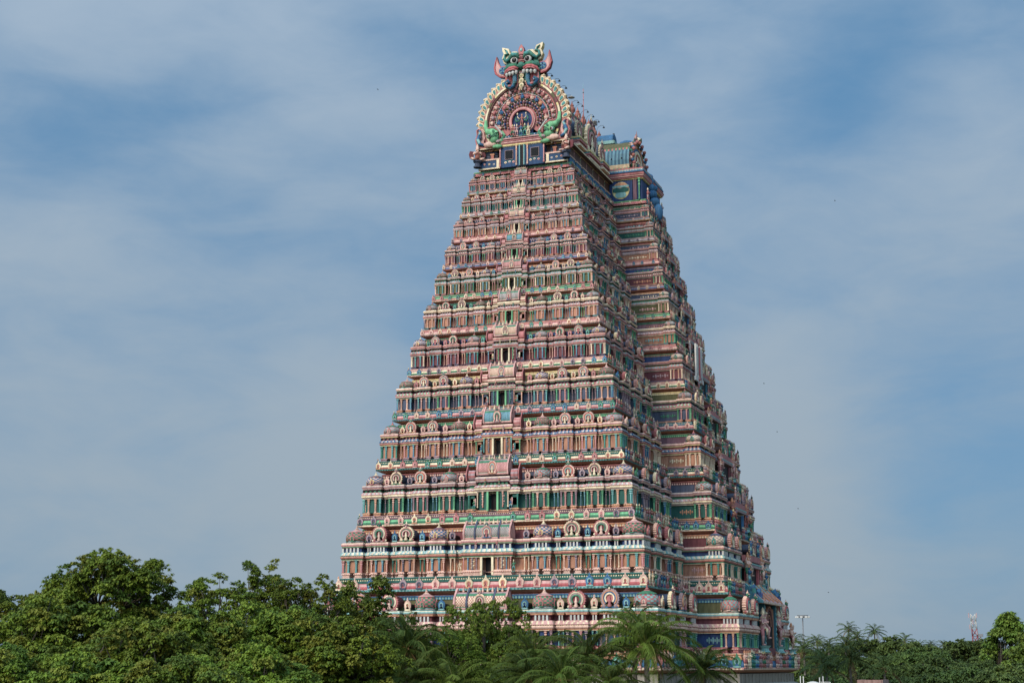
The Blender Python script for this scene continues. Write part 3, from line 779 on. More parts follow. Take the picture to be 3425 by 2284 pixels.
# ---- cornice ornaments: little arches on the front, pairs of figures on the flanks
def cornice_orn(zz, H, s, si):
    D0 = K * (zz - 20.5); A = 14.76 - D0
    st_ = tower
    nfr = 19 if si < 9 else (15 if si < 11 else 11)
    if si >= 2: nfr += 1
    frt = Fr((0, D0), (1, 0), (0, -1))
    hN = (.165 if si < 2 else .145) * H
    for k in range(nfr):
        u = (k - (nfr - 1) / 2) / ((nfr - 1) / 2) * (A - .35 * s)
        if si >= 2 and abs(u) < .14 * A: continue
        kk = min(k, nfr - 1 - k)
        put('arch_ornament', TN, frt, u, .03, zz + .026 * H, hN * .92, hN * .5, hN, NAS[(kk // 2 + si * 2) % len(NAS)], st_, True)
    Lw = (YC - (12.9 - .937 * D0)) - D0
    for sd in (1, -1):
        fs = Fr((sd * A, D0), (0, 1), (sd, 0))
        n = int(Lw / (.95 * s))
        for k in range(n):
            u = (k + .6) * Lw / n
            if k % 4 == 3: put('arch_ornament', TN, fs, u, .05, zz + .026 * H, hN, hN * .5, hN, NAS[(k + si) % len(NAS)], st_, sd == 1 and si < 3)
            else: put('statue', TF[(k + si) % 3], fs, u, .02, zz + .03 * H, .21 * H, .21 * H, .205 * H, FIG[(k // 2 + si) % len(FIG)], st_, sd == 1)
        fb = Fr((sd * (A + 1.8), YC - (12.9 - .937 * D0)), (1, 0), (0, -1))
        for u in (-.9, .0, 1.2):
            put('arch_ornament', TN, fb, u, .03, zz + .026 * H, hN * .9, hN * .5, hN, NAS[(si + 1) % len(NAS)], st_, sd == 1)
        hb = 12.9 - .937 * D0
        ff = Fr((sd * (A + 3.6), YC), (0, 1), (sd, 0))
        n = int(hb / (.8 * s))
        for q in (-1, 1):
            for k in range(n):
                put('statue', TF[(k + si) % 3], ff, q * (hb - (k + .3) * hb / n * .95), .05, zz + .03 * H, .21 * H, .21 * H, .215 * H, FIG[(k // 2 + si * 2) % len(FIG)], st_, sd == 1 and q == -1)
for si in range(12):
    cornice_orn(Z[si], Z[si + 1] - Z[si], (Z[si + 1] - Z[si]) / 6.05 if si else 1.12, si)
cornice_orn(62.0, 2.0, .36, 12)
top_c = MB()
D0 = K * (62.0 - 20.5)
sweep(top_c, [(D0 + .4, 61.9, P['dbrown'], 0), (D0, 62.0, TOPC['edge'], .12), (D0, 62.06, TOPC['lo'], 0), (D0 + .02, 62.18, TOPC['hi'], 0), (D0 + .1, 62.26, P['rose'], 0), (D0 + .1, 62.32, TOPC['band'], 0),
              (D0 + .05, 62.36, TOPC['band'], 0), (D0 + .05, 62.46, TOPC['band'], 0), (D0 + .35, 62.5, P['cream'], 0), (D0 + 1.0, 62.52, P['pink'], 0), (D0 + 4.0, 62.53, P['pink'], 0)])
top_c.build('cornice', M_PL, tower, (0, YC, 62.0))

# ---- bottom storey: door bay on the long side with canopy and guardians --------
def world_of(T, fr, u, v, z, sx=1, sy=1, sz=1, pal=None):
    b = MB(); b.addT(T, fr.M(sx, sy, sz), fr.p(u, v, z), pal); return b
for sd in (1, -1):
    A0 = 14.76 - K * (13.6 - 20.5)
    ff = Fr((sd * (A0 + 3.6), YC), (0, 1), (sd, 0))
    hd = MB()
    # opening with carved jambs
    T = MB(); T.box((0, 0, 0), (1, 1, 1), 0)
    op = MB()
    op.box((0, -1.0, 17.8), (3.2, .9, 2.55), P['black'])
    for q in (-1, 1):
        op.box((q * 3.35, -.35, 17.8), (.30, .55, 2.6), P['tealb'])
        op.box((q * 2.85, -.45, 17.4), (.16, .45, 2.2), P['brown'])
        for k in range(9): op.ell((q * 3.35, .22, 15.6 + k * .5), (.16, .06, .18), P['aqua'], 6, 4)
    for k in range(6): op.arc((0, 17.8), .5 + k * .28, .62 + k * .28, 0, 180, 14, -.1, .05 + .02 * k, P[['dbrown', 'maroon', 'brown'][k % 3]])
    op.box((0, -.1, 15.35), (2.2, .35, .35), P['maroon'])
    ow = MB(); ow.addT(op, ff.M(.85, 1, 1), ff.p(0, -.35, 0)); ow.build('doorway', M_PL, tower, ff.p(0, 0, 15.2))
    # sloping canopy
    cn = MB()
    prof = [(-2.2, 22.1), (-1.5, 21.9), (-.8, 21.2), (-.1, 20.5), (.3, 20.15), (.3, 19.95), (-2.2, 20.1)]
    y0, y1 = -5.6, 5.6
    for (v0, h0), (v1, h1) in zip(prof[:-1], prof[1:]):
        n = 22
        for i in range(n):
            ua, ub = y0 + (y1 - y0) * i / n, y0 + (y1 - y0) * (i + 1) / n
            c = P['aqua'] if h0 > 21.85 else (P['pink'] if i % 2 else P['mauve'])
            if h1 <= 20.1: c = P['cream'] if i % 2 else P['pink']
            cn.quad(ff.p(ua, v0, h0), ff.p(ub, v0, h0), ff.p(ub, v1, h1), ff.p(ua, v1, h1), c)
    for u in (y0, y1):
        cn.add([ff.p(u, v, h) for v, h in prof], [tuple(range(len(prof)))], [P['tealb']])
    cc = MB()
    for q in (-1, 1):
        cc.path([(q * 5.4, -.9 + .5 * k / 8, 21.2 + .55 * sin(k * .8) - .07 * k) for k in range(9)], [.28, .3, .3, .27, .24, .2, .17, .14, .1], 7, [P['blue'], P['teal']])
        cc.path([(q * 4.8, -.5 + .5 * k / 8, 20.9 + .45 * sin(k * .9) - .04 * k) for k in range(9)], [.25, .28, .3, .27, .24, .2, .17, .14, .1], 7, [P['blue'], P['navy']])
    for k in range(5): cc.path([((k - 2) * 2.2, -1.4, 21.85), ((k - 2) * 2.2, -.75, 21.2), ((k - 2) * 2.2, .28, 20.25)], .09, 5, P['orange'])
    cn.addT(cc, ff.M(1, 1, 1), ff.p(0, 0, 0))
    cn.build('canopy', M_PL, tower, ff.p(0, 0, 20.1))

def guardian(name, fr, u, v, z, h, mirror, skin, cloth, orn, ped=True):
    "four-armed guardian statue, one leg raised, tall crown, local +y outward, height h"
    b = MB()
    b.path([(-.10, 0, .50), (-.13, .03, .27), (-.12, .02, .04)], [.070, .050, .034], 9, [1, 0], True)
    b.ell((-.12, .05, .025), (.035, .07, .03), 0, 7, 5)
    b.path([(.07, 0, .50), (.22, .14, .46), (.20, .12, .24)], [.075, .056, .036], 9, [1, 0], True)
    b.ell((.20, .16, .22), (.034, .065, .028), 0, 7, 5)
    b.path([(0, 0, .46), (0, .01, .53), (0, .01, .60), (0, .02, .70), (0, .01, .765), (0, .01, .80)], [.115, .105, .088, .125, .085, .045], 10, [1, 0, 0, 0, 0], True)
    b.ell((0, .03, .845), (.058, .062, .072), 0, 9, 7)
    b.ell((0, .09, .84), (.012, .016, .016), 0, 5, 4)
    for q in (-1, 1):
        b.ell((q * .024, .085, .858), (.012, .008, .009), (.02, .02, .02), 5, 4)
        b.ell((q * .062, .02, .84), (.014, .02, .035), 2, 5, 4)
    b.ell((0, .086, .812), (.022, .01, .008), (.35, .06, .06), 5, 4)
    b.lathe([(.070, 0), (.082, .02), (.064, .05), (.070, .07), (.050, .11), (.055, .125), (.03, .165), (.012, .19), (0, .21)], 10, 2, (0, .02, .885), True)
    b.lathe([(.075, 0), (.105, .02), (.09, .04)], 10, 2, (0, .01, .765), True)
    b.lathe([(.115, 0), (.13, .02), (.11, .04)], 10, 2, (0, .01, .475), True)
    b.path([(0, .12, .48), (0, .13, .40), (.02, .12, .30)], [.045, .04, .02], 6, 2)
    for q, e, hnd in ((-1, (-.20, .05, .62), (-.10, .18, .66)), (1, (.21, .06, .62), (.20, .16, .50)), (-1, (-.23, -.02, .70), (-.27, .06, .86)), (1, (.23, -.02, .70), (.27, .06, .86))):
        b.path([(q * .115, .01, .745), e, hnd], [.042, .034, .022], 8, 0, True)
        b.ell(hnd, (.028, .028, .035), 0, 7, 5)
        b.lathe([(.036, -.01), (.044, .0), (.036, .01)], 7, 2, (e[0], e[1], e[2]), True)
    b.path([(-.27, .07, .80), (-.28, .08, .93), (-.26, .08, .99)], [.014, .02, .008], 6, 2)
    b.lathe([(.0, -.035), (.035, -.01), (.035, .01), (.0, .035)], 8, 2, (.27, .07, .92), True)
    if ped: b.lathe([(.17, -.20), (.19, -.18), (.13, -.14), (.12, -.08), (.17, -.03), (.19, 0.), (.0, 0.)], 12, 3, (0, .04, 0))
    w_ = MB(); w_.addT(b, fr.M(h * (-1 if mirror else 1), h, h), fr.p(u, v, z), None)
    # resolve palette ids (integers were stored as (id,0,0)); eyes and lips keep their own colour
    w_.pack(); C = w_.C[0]; pal = [skin, cloth, orn, P['aqua']]
    ids = (C[:, 1] == 0) & (C[:, 2] == 0)
    C[ids] = np.array(pal)[C[ids][:, 0].astype(int)]
    return w_.build(name, M_PL, tower, fr.p(u, v, z))
fr_b = Fr((14.76 + K * 6.9 + 3.6, YC), (0, 1), (1, 0))
guardian('guardian_statue', fr_b, -4.0, -.2, 15.9, 3.4, False, P['pink'], P['rose'], P['cream'])
guardian('guardian_statue', fr_b, 4.0, -.2, 15.9, 3.4, True, P['pink'], P['rose'], P['cream'])
guardian('guardian_statue', fr_b, 11.3, -.2, 15.7, 2.6, True, P['peach'], P['rose'], P['orange'])
for si in range(1, 12):
    S = SCH[si]; H = Z[si + 1] - Z[si]; Dp = K * (Z[si] - 20.5) + .33 * H / 6.05
    hbp = 12.9 - .937 * Dp
    fq = Fr((14.76 - Dp + 3.6, YC), (0, 1), (1, 0))
    oh = min(3.0, .26 * hbp)
    for q in (-1, 1):
        guardian('guardian_statue', fq, q * oh * 1.15, .28 * H / 6.05, Z[si] + .27 * H, .44 * H, q > 0, [P['pink'], P['peach'], P['terra']][si % 3], [P['rose'], P['green'], P['blue']][si % 3], P['orange'])
        # standing figures further out which break up the outline
        put('statue', TF[2], fq, q * (oh * 1.15 + .75), .62 * H / 6.05, Z[si] + .21 * H, .3 * H, .3 * H, .3 * H, FIG[(si * 2 + 1) % 7], tower, False)
        put('statue', TF[1], fq, q * oh * .6, .35 * H / 6.05, Z[si] + .72 * H, .26 * H, .26 * H, .26 * H, FIG[(si * 3) % 7], tower, False)

# ---- stone base
sb = MB()
A0 = 14.76 - K * (13.6 - 20.5)
def ring_off(off, z): return (K * (13.6 - 20.5) + off, z)
pts = [(-1.2, 0.0), (-1.2, .9), (-.7, 1.1), (-.7, 2.0), (-.1, 2.3), (.1, 2.6), (.1, 5.6), (-.3, 5.8), (-.35, 6.2), (.0, 6.4), (.15, 6.5), (.15, 11.4), (-.2, 11.6), (-.2, 12.0), (-.4, 12.2), (.05, 12.35), (.05, 13.25)]
sweep(sb, [(*ring_off(o + .45, z), P['stone'] if i % 3 else P['dstone'], 0) for i, (o, z) in enumerate(pts)])
def pilasters(fr, length, vv):
    n = int(length / 1.55)
    for k in range(n):
        u = (k + .5) * length / n
        T = MB(); T.box((0, .08, 8.95), (.17, .12, 2.45), P['stone']); T.box((0, .14, 11.2), (.32, .22, .12), P['dstone']); T.box((0, .12, 10.8), (.24, .18, .10), P['stone']); T.box((0, .12, 6.9), (.26, .18, .4), P['stone'])
        T.box((0, .06, 12.8), (.13, .12, .42), P['dstone'])
        if k % 4 == 1: T.box((.75, .02, 9.0), (.35, .06, 1.5), P['dark']); T.box((.75, .08, 10.7), (.45, .12, .12), P['stone'])
        sb.addT(T, fr.M(1, 1, 1), fr.p(u, vv, 0))
D_ = K * (13.6 - 20.5) + .6; PP = poly(D_)
for i in range(12):
    a = np.array(PP[i]); b_ = np.array(PP[(i + 1) % 12]); d = b_ - a; ln = np.linalg.norm(d); d = d / ln
    if i in (0, 1, 2, 3, 10, 11): pilasters(Fr(a, d, (d[1], -d[0])), ln, -.02)
sb.build('stone_base', M_ST, tower, (0, YC, 0))

# ================================================================ CROWN
YF = 9.45
cr = empty('crown', (0, YC, 62.5)); cr.parent = tower; cr.location = (0, 0, 62.5)
WORG[cr.name] = np.array((0, YC, 62.5))
F0 = Fr((0, YF), (1, 0), (0, -1))
FM = F0.M(1, 1, 1)
CS = [0]
def cput(name, b, parent=cr, org=None):
    w_ = MB(); w_.addT(b, FM, F0.p(0, 0, 0))
    w_.pack()
    if CS[0] == 2:                       # arch and face: size and height of the carved front
        FACE = name in ('ear', 'horn', 'eye', 'mouth_lobe', 'upper_lip', 'monster_face', 'forehead_crest', 'pendant')
        fx = .93 if name not in ('ear', 'horn', 'eye', 'mouth_lobe', 'upper_lip', 'monster_face') else 1.0
        w_.V[0][:, 0] *= fx
        w_.V[0][:, 2] = 67.15 + (w_.V[0][:, 2] - 67.45) * .975 - (.35 if name in ('makara_head', 'curled_tail') else 0)
        if FACE: w_.V[0][:, 0] *= .95; w_.V[0][:, 2] = 73.0 + (w_.V[0][:, 2] - 73.0) * .95
    if CS[0] == 1: w_.V[0][:, 2] -= .3
    if CS[0] < 3: w_.V[0][:, 0] += .2
    return w_.build(name, M_PL, parent, org if org is not None else w_.V[0].mean(0))
# neck storey (griva): blue walls, porches, railings
gv = MB()
gv.box((0, -18.55, 63.75), (4.45, 18.2, 1.25), P['dbrown'])
cput('neck_wall', gv)
pc = MB()
pc.box((0, .05, 63.75), (2.35, .35, 1.28), lin(22, 62, 100))
cput('porch_wall', pc)
for q in (-1, 1):
    wd = MB()
    wd.box((q * 1.36, .43, 63.72), (.44, .05, .48), P['mauve']); wd.box((q * 1.36, .47, 63.72), (.40, .03, .44), lin(10, 10, 12))
    for k in range(7): wd.box((q * 1.36, .49, 63.38 + k * .115), (.37, .02, .008), lin(14, 18, 28))
    cput('louvred_window', wd)
    fl = MB()
    for k in range(3):
        x, z = q * 1.32 + (k - 1) * .42, 62.95 + (.06 if k == 1 else 0)
        fl.ell((x, .42, z), (.15, .03, .12), P[('cream', 'white', 'pink')[k]], 10, 4); fl.ell((x, .45, z), (.06, .03, .05), P['terra'], 8, 4)
        fl.ell((x + .2, .41, z + .12), (.12, .02, .04), P['green'], 6, 4); fl.ell((x - .15, .41, z + .15), (.08, .02, .04), P['green'], 6, 4)
    cput('flower_painting', fl)
    for k, x in enumerate((2.3, .58)):
        b = MB(); b.addT(TC, np.diag([.30, .28, 2.35]), (q * x, .46, 62.55), [P['rose'] if k == 0 else P['peach'], P['pink'] if k == 0 else P['orange']]); cput('column', b)
    b = MB(); b.box((q * .22, .45, 63.7), (.035, .08, 1.2), P['aqua']); b.box((q * .30, .43, 63.7), (.035, .06, 1.2), P['tealb']); cput('door_jamb', b)
    # railing parapet with flowers, from porch to corner
    rl = MB()
    rl.box((q * 3.5, .18, 63.0), (1.12, .05, .42), lin(24, 66, 102)); rl.box((q * 3.45, .2, 63.48), (1.2, .10, .07), P['peach']); rl.box((q * 3.5, .2, 62.56), (1.2, .10, .06), P['cream'])
    rl.box((q * 2.62, .2, 63.0), (.14, .09, .45), P['cream'])
    for k in range(3): rl.ell((q * (3.05 + k * .5), .24, 62.98 + .04 * k), (.13, .03, .11), P[('white', 'cream', 'pink')[k]], 10, 4); rl.ell((q * (3.05 + k * .5), .27, 62.98 + .04 * k), (.05, .02, .045), P['rose'], 8, 4)
    cput('railing', rl)
    b = MB(); b.box((q * 3.6, -.25, 64.25), (.8, .12, .5), P['slate'])
    for k in range(5): b.box((q * 3.6, -.11, 63.9 + k * .17), (.8, .03, .02), P['black'])
    b.box((q * 3.3, -.05, 64.1), (.22, .12, .07), P['orange']); b.box((q * 3.3, -.05, 63.8), (.15, .10, .25), P['terra'])
    cput('louvred_window', b)
    b = MB(); b.box((q * 4.25, -.05, 64.0), (.14, .14, 1.0), P['lgreen']); cput('corner_post', b)
b = MB(); b.box((0, .40, 63.7), (.20, .04, 1.2), P['black']); b.box((.1, .43, 63.7), (.015, .02, 1.15), P['dbrown']); cput('doorway', b)
# porch entablature (mouldings curve a little forward)
CS[0] = 1
pe = MB()
for k, (o, z, h, c) in enumerate([(.45, 65.0, .10, 'yellow'), (.50, 65.13, .05, 'rose'), (.56, 65.25, .09, 'pink'), (.62, 65.38, .06, 'rose'), (.58, 65.49, .07, 'maroon'), (.66, 65.60, .06, 'pink'), (.52, 65.70, .06, 'mauve')]):
    pe.box((0, o / 2 + .05, z), (2.55 + o * .2, o / 2 + .05, h * .72), P[c])
for k in range(15):
    x = (k - 7) * .34
    if k % 4 == 1: pe.addT(TN, np.diag([.36, .2, .52]), (x, .5, 65.72), [P['peach'], P['cream'], P['rose']])
    else: pe.box((x, .42, 65.86), (.14, .10, .12), P['blue'] if k % 2 else P['teal']); pe.ell((x, .54, 65.84), (.07, .04, .06), P['white'], 6, 4)
cput('porch_cornice', pe)
# eave round the whole crown
ev = MB()
def rect(x, y0, y1, z, c, ops): pass
def crown_ring(b, prof):
    "prof: (half width x, front overhang, z, colour)"
    for (x0, o0, z0, c), (x1, o1, z1, _) in zip(prof[:-1], prof[1:]):
        r0 = [(-x0, o0), (x0, o0), (x0, -37.1 - o0), (-x0, -37.1 - o0)]; r1 = [(-x1, o1), (x1, o1), (x1, -37.1 - o1), (-x1, -37.1 - o1)]
        for i in range(4):
            j = (i + 1) % 4
            b.add([(*r0[i], z0), (*r1[i], z1), (*r1[j], z1), (*r0[j], z0)], [(0, 1, 2, 3)], [c])
crown_ring(ev, [(4.3, .0, 64.75, P['yellow']), (4.5, .15, 64.80, P['dbrown']), (4.95, .45, 64.86, P['cream']), (4.97, .47, 64.98, P['orange']), (4.85, .40, 65.05, P['rose']), (4.75, .35, 65.2, P['pink']), (4.5, .2, 65.3, P['slate']), (4.35, -.1, 65.5, P['slate']), (.1, -4, 65.6, P['slate'])])
cput('eave', ev)
CS[0] = 3
# barrel roof of the crown
rf = MB()
prr = [(4.0, 65.2), (4.2, 65.9), (4.2, 66.7), (3.95, 67.7), (3.4, 68.8), (2.7, 69.8), (1.9, 70.7), (1.1, 71.6), (.6, 72.4), (.5, 72.9), (.5, 73.3), (0, 73.4)]
for sd in (-1, 1):
    for (x0, z0), (x1, z1) in zip(prr[:-1], prr[1:]):
        n = 74
        for i in range(n):
            y0, y1 = -.4 - 36.3 * i / n, -.4 - 36.3 * (i + 1) / n
            c = [P['pink'], P['rose'], P['mauve'], P['cream'], P['purple']][(i * 2 + int(z0 * 2.3)) % 5] if z0 > 69.5 else [P['slate'], P['mauve'], P['aqua']][(i + int(z0)) % 3]
            if 72.4 < z0 < 73: c = P['rose'] if i % 2 else P['green']
            q = [(x0 * sd, y0, z0), (x0 * sd, y1, z0), (x1 * sd, y1, z1), (x1 * sd, y0, z1)]
            rf.add(q if sd < 0 else q[::-1], [(0, 1, 2, 3)], [c])
rf.add([(x, -36.7, z) for x, z in prr] + [(-x, -36.7, z) for x, z in prr[::-1]], [tuple(range(2 * len(prr)))], [P['rose']])
cput('barrel_roof', rf)
# kalasam finials on the ridge
T_k = MB()
T_k.lathe([(.34, 0), (.38, .06), (.22, .12), (.18, .2), (.36, .28), (.30, .36), (.20, .42), (.46, .62), (.52, .86), (.44, 1.08), (.22, 1.22), (.34, 1.28), (.30, 1.36), (.12, 1.55), (.06, 1.72), (0, 1.95)], 12, 0, smooth=True)
for k in range(13):
    b = MB(); y = 15.7 + 2.05 * k - YF
    b.addT(T_k, np.diag([.68, .68, 1.02]), (0, -y, 73.3), [lin(164, 84, 58)])
    cput('finial', b, cr, np.array((0, YF + y, 73.35)))
for k in range(12):
    b = MB(); y = 16.7 + 2.05 * k - YF
    for q in (-1, 1):
        b.addT(TF[k % 3], np.diag([.55, .55, .6]), (.35 * q, -y, 72.8), [P['olive'], P['dgreen'], P['maroon']])
    b.addT(TN, np.array([[0, 1, 0], [-1, 0, 0], [0, 0, 1.]]) * .45, (.4, -y, 72.9), [P['purple'], P['mauve'], P['maroon']])
    cput('ridge_figure', b)

# the great arch -----------------------------------------------------------------
ZC = 67.45
CS[0] = 2
ar = MB()
ar.arc((0, ZC), 0, 4.05, -38, 218, 64, -.75, .12, P['rose'])
ar.arc((0, ZC), 3.95, 4.12, -40, 220, 60, -.7, .30, [P['dbrown']])
ar.arc((0, ZC), 4.12, 4.32, -40, 220, 60, -.7, .36, [P['cream']] * 4 + [P['yellow']] + [P['maroon']] * 2 + [P['olive']] * 2)
ar.arc((0, ZC), 4.32, 4.40, -40, 220, 60, -.7, .28, [P['dbrown']])
ar.arc((0, ZC), 4.3, 4.62, -38, 218, 60, -.8, .16, [P['rose']])
ar.plate([(-3.2, 65.1), (3.2, 65.1), (3.2, 66), (-3.2, 66)], -.75, .1, P['maroon'])
cput('arch_frame', ar, cr, np.array((0, YF, ZC)))
# flame petals
k_n = 13
for q in (-1, 1):
    for k in range(11):
        t = -14 + k * 7.6
        a = radians(t)
        b = MB()
        def pet(sc_, y0, y1, c, side=None):
            ol = []
            for i in range(14):
                th = 2 * pi * i / 14
                rr = .34 * sc_
                x = rr * cos(th) * 1.75 + .12 * sin(th) * sin(th); z = rr * sin(th) * .98
                x += .0
                if cos(th) > .5: z += .12 * (cos(th) - .5)
                ol.append((x, z))
            ang = a + .42
            pts = [(q * (4.78 * cos(a) + x * cos(ang) - z * sin(ang)), ZC + 4.78 * sin(a) + x * sin(ang) + z * cos(ang)) for x, z in ol]
            b.plate(pts, y0, y1, c, side)
        pet(1.0, -.5, .10, P['cream'], P['orange']); pet(.78, .10, .15, P['orange']); pet(.66, .15, .19, P['cream']); pet(.42, .19, .24, P['teal'])
        cx, cz = q * 5.28 * cos(a + .02), ZC + 5.28 * sin(a + .02)
        b.ell((cx, .0, cz), (.16, .28, .16), P['cream'], 8, 6)
        cput('flame_petal', b)
# rows of little figures and beads on the disc
bd = MB()
def row(r, t0, t1, n, fn):
    for i in range(n):
        t = radians(t0 + (t1 - t0) * i / (n - 1)); fn(i, r * cos(t), ZC + r * sin(t), t)
mc = [P['olive'], P['dgreen'], P['mauve']]
row(3.70, -18, 198, 58, lambda i, x, z, t: bd.ell((x, .18, z), (.10, .10, .10), [P['pink'], P['green'], P['rose'], P['peach'], P['mauve']][i % 5], 6, 4))
row(3.48, -16, 196, 24, lambda i, x, z, t: (bd.ell((x, .24, z), (.19, .17, .22), [P['peach'], P['rose'], P['mauve']][i % 3], 8, 5), bd.ell((x * 1.06, .3, ZC + (z - ZC) * 1.06), (.10, .10, .11), P['peach'], 6, 4)))
bd.arc((0, ZC), 2.98, 3.03, 0, 180, 40, .1, .24, [P['white']])
row(3.14, -10, 190, 44, lambda i, x, z, t: bd.ell((x, .2, z), (.11, .14, .11), mc[i % 3], 6, 4))
def fig3(i, x, z, t):
    c = [P['blue'], P['peach'], P['rose'], P['blue'], P['orange']][i % 5]
    bd.ell((x, .28, z - .05), (.18, .16, .2), c, 8, 5); bd.ell((x, .34, z + .18), (.10, .10, .12), c, 7, 5)
    for s_ in (-1, 1): bd.ell((x + s_ * .17, .3, z - .02), (.07, .08, .13), c, 6, 4); bd.ell((x + s_ * .1, .34, z - .22), (.08, .1, .08), c, 6, 4)
row(2.68, -10, 190, 17, fig3)
row(2.32, -12, 192, 36, lambda i, x, z, t: bd.ell((x, .22, z), (.12, .16, .12), mc[(i + 1) % 3], 6, 4))
row(2.02, -14, 194, 22, lambda i, x, z, t: (bd.ell((x, .26, z), (.15, .16, .17), [P['slate'], P['purple'], P['navy']][i % 3], 7, 5), bd.ell((x * 1.05, .34, ZC + (z - ZC) * 1.05), (.07, .07, .08), P['peach'], 6, 4)))
row(1.72, -20, 200, 26, lambda i, x, z, t: bd.ell((x, .22, z), (.11, .14, .11), [P['olive'], P['mauve']][i % 2], 6, 4))
cput('figure_relief', bd, cr, np.array((0, YF, ZC)))
nc = MB()
nc.arc((0, ZC), 0, 1.26, -52, 232, 30, .05, .14, P['navy'])
nc.arc((0, ZC), 1.16, 1.30, -55, 235, 36, .0, .46, P['rose']); nc.arc((0, ZC), 1.30, 1.44, -55, 235, 36, .0, .38, P['pink'])
nc.plate([(-1.1, 65.9), (1.1, 65.9), (1.2, 66.8), (-1.2, 66.8)], .05, .13, P['navy'])
cput('niche', nc, cr, np.array((0, YF, 66)))
# seated deity with attendants
de = MB()
de.addT(TF[0], np.diag([1.25, 1.1, 1.25]), (0, .45, 66.85), [P['terra'], P['rose'], P['orange']])
de.box((0, .35, 66.75), (.5, .3, .12), P['maroon'])
for q in (-1, 1):
    de.path([(q * .25, .4, 67.5), (q * .6, .5, 67.3), (q * .72, .5, 67.65), (q * .62, .5, 67.9)], [.08, .09, .07, .04], 6, P['green'])
    de.path([(q * .25, .4, 67.6), (q * .5, .45, 67.85), (q * .45, .5, 68.15)], [.07, .06, .04], 6, P['cream'])
    de.ell((q * .48, .5, 68.15), (.10, .08, .12), P['cream'], 6, 5)
cput('deity_statue', de)
for x, ci, pz in ((-.95, 5, 2), (-.45, 6, 0), (.02, 3, 0), (.45, 2, 1), (.85, 1, 1), (-.72, 4, 1)):
    b = MB(); b.addT(TF[pz], np.diag([1.25, 1.0, 1.2]), (x, .78, 65.72), FIG[ci]); cput('attendant_statue', b)
# makara heads with curled tails
for q in (-1, 1):
    b = MB(); X = lambda x, y, z: (q * x, y, z)
    b.path([X(4.2, .25, 68.3), X(4.18, .35, 67.5), X(3.9, .45, 67.0), X(3.3, .5, 66.9), X(2.95, .5, 66.6), X(2.9, .5, 66.1), X(3.3, .45, 65.7)], [.16, .24, .34, .42, .52, .58, .5], 10, [P['lgreen']])
    b.path([X(2.3, .45, 66.9), X(2.0, .5, 66.4), X(2.15, .55, 65.9), X(2.5, .5, 65.6)], [.1, .2, .26, .24], 8, [P['lgreen'], P['green']])
    b.path([X(2.55, .6, 67.15), X(2.35, .65, 66.6), X(2.45, .65, 66.1)], [.12, .14, .1], 7, P['rose'])
    b.path([X(3.9, .6, 67.35), X(3.2, .7, 67.35), X(2.65, .68, 67.05), X(2.35, .6, 66.5), X(2.05, .55, 65.95), X(1.6, .5, 65.8)], [.07, .09, .10, .10, .09, .05], 6, P['rose'])
    for k in range(8):
        t = k / 7; b.ell(X(2.9 - .75 * t, .75, 67.5 - 1.0 * t - (.1 if k == 0 else 0)), (.10, .10, .13), P['white'], 7, 5)
    b.ell(X(3.6, .85, 66.35), (.30, .16, .26), P['green'], 10, 6); b.ell(X(3.55, .98, 66.35), (.18, .10, .19), P['white'], 10, 6); b.ell(X(3.5, 1.06, 66.35), (.12, .07, .13), P['maroon'], 8, 6); b.ell(X(3.48, 1.12, 66.35), (.06, .04, .07), P['black'], 6, 5)
    for x, z in ((3.05, 66.8), (2.85, 66.4), (3.1, 66.3)): b.arc((q * x, z), .05, .13, 0, 360, 10, .85, 1.08, P['green'])
    b.ell(X(3.55, .7, 65.55), (.75, .25, .32), P['peach'], 12, 6); b.ell(X(2.6, .8, 65.75), (.28, .12, .16), P['mauve'], 8, 5)
    b.path([X(3.2, .6, 65.35), X(2.6, .6, 65.25), X(2.2, .6, 65.25)], [.22, .24, .12], 7, P['lgreen'])
    cput('makara_head', b)
    b = MB()
    def sp_(r0, turns, cx, cz, n=22, a0=0.): return [(q * (cx + r0 * (1 - .72 * i / n) * cos(a0 + turns * 2 * pi * i / n)), .35 + .15 * i / n, cz + r0 * (1 - .72 * i / n) * sin(a0 + turns * 2 * pi * i / n)) for i in range(n + 1)]
    b.plate([(q * x, z) for x, z in [(4.1, 65.2), (4.7, 65.25), (5.15, 65.6), (5.35, 66.2), (5.2, 66.85), (5.3, 67.3), (4.95, 67.55), (4.65, 67.4), (4.4, 67.0), (4.3, 66.4), (4.45, 66.0), (4.2, 65.7)]], -.3, .32, P['pink'], P['rose'])
    b.path([X(4.35, .45, 65.6), X(4.85, .5, 65.8), X(5.02, .5, 66.3), X(4.85, .5, 66.75), X(4.72, .5, 67.05), X(4.9, .5, 67.25)], [.14, .2, .2, .18, .14, .1], 7, [P['blue'], P['aqua']])
    b.path([X(4.2, .35, 65.3), X(4.8, .38, 65.35), X(5.2, .4, 65.75), X(5.3, .4, 66.3), X(5.12, .4, 66.85), X(5.2, .4, 67.3), X(4.95, .4, 67.45), X(4.75, .4, 67.2)], .09, 6, P['rose'])
    b.ell(X(4.75, .5, 66.5), (.16, .12, .22), P['slate'], 8, 5)
    cput('curled_tail', b)
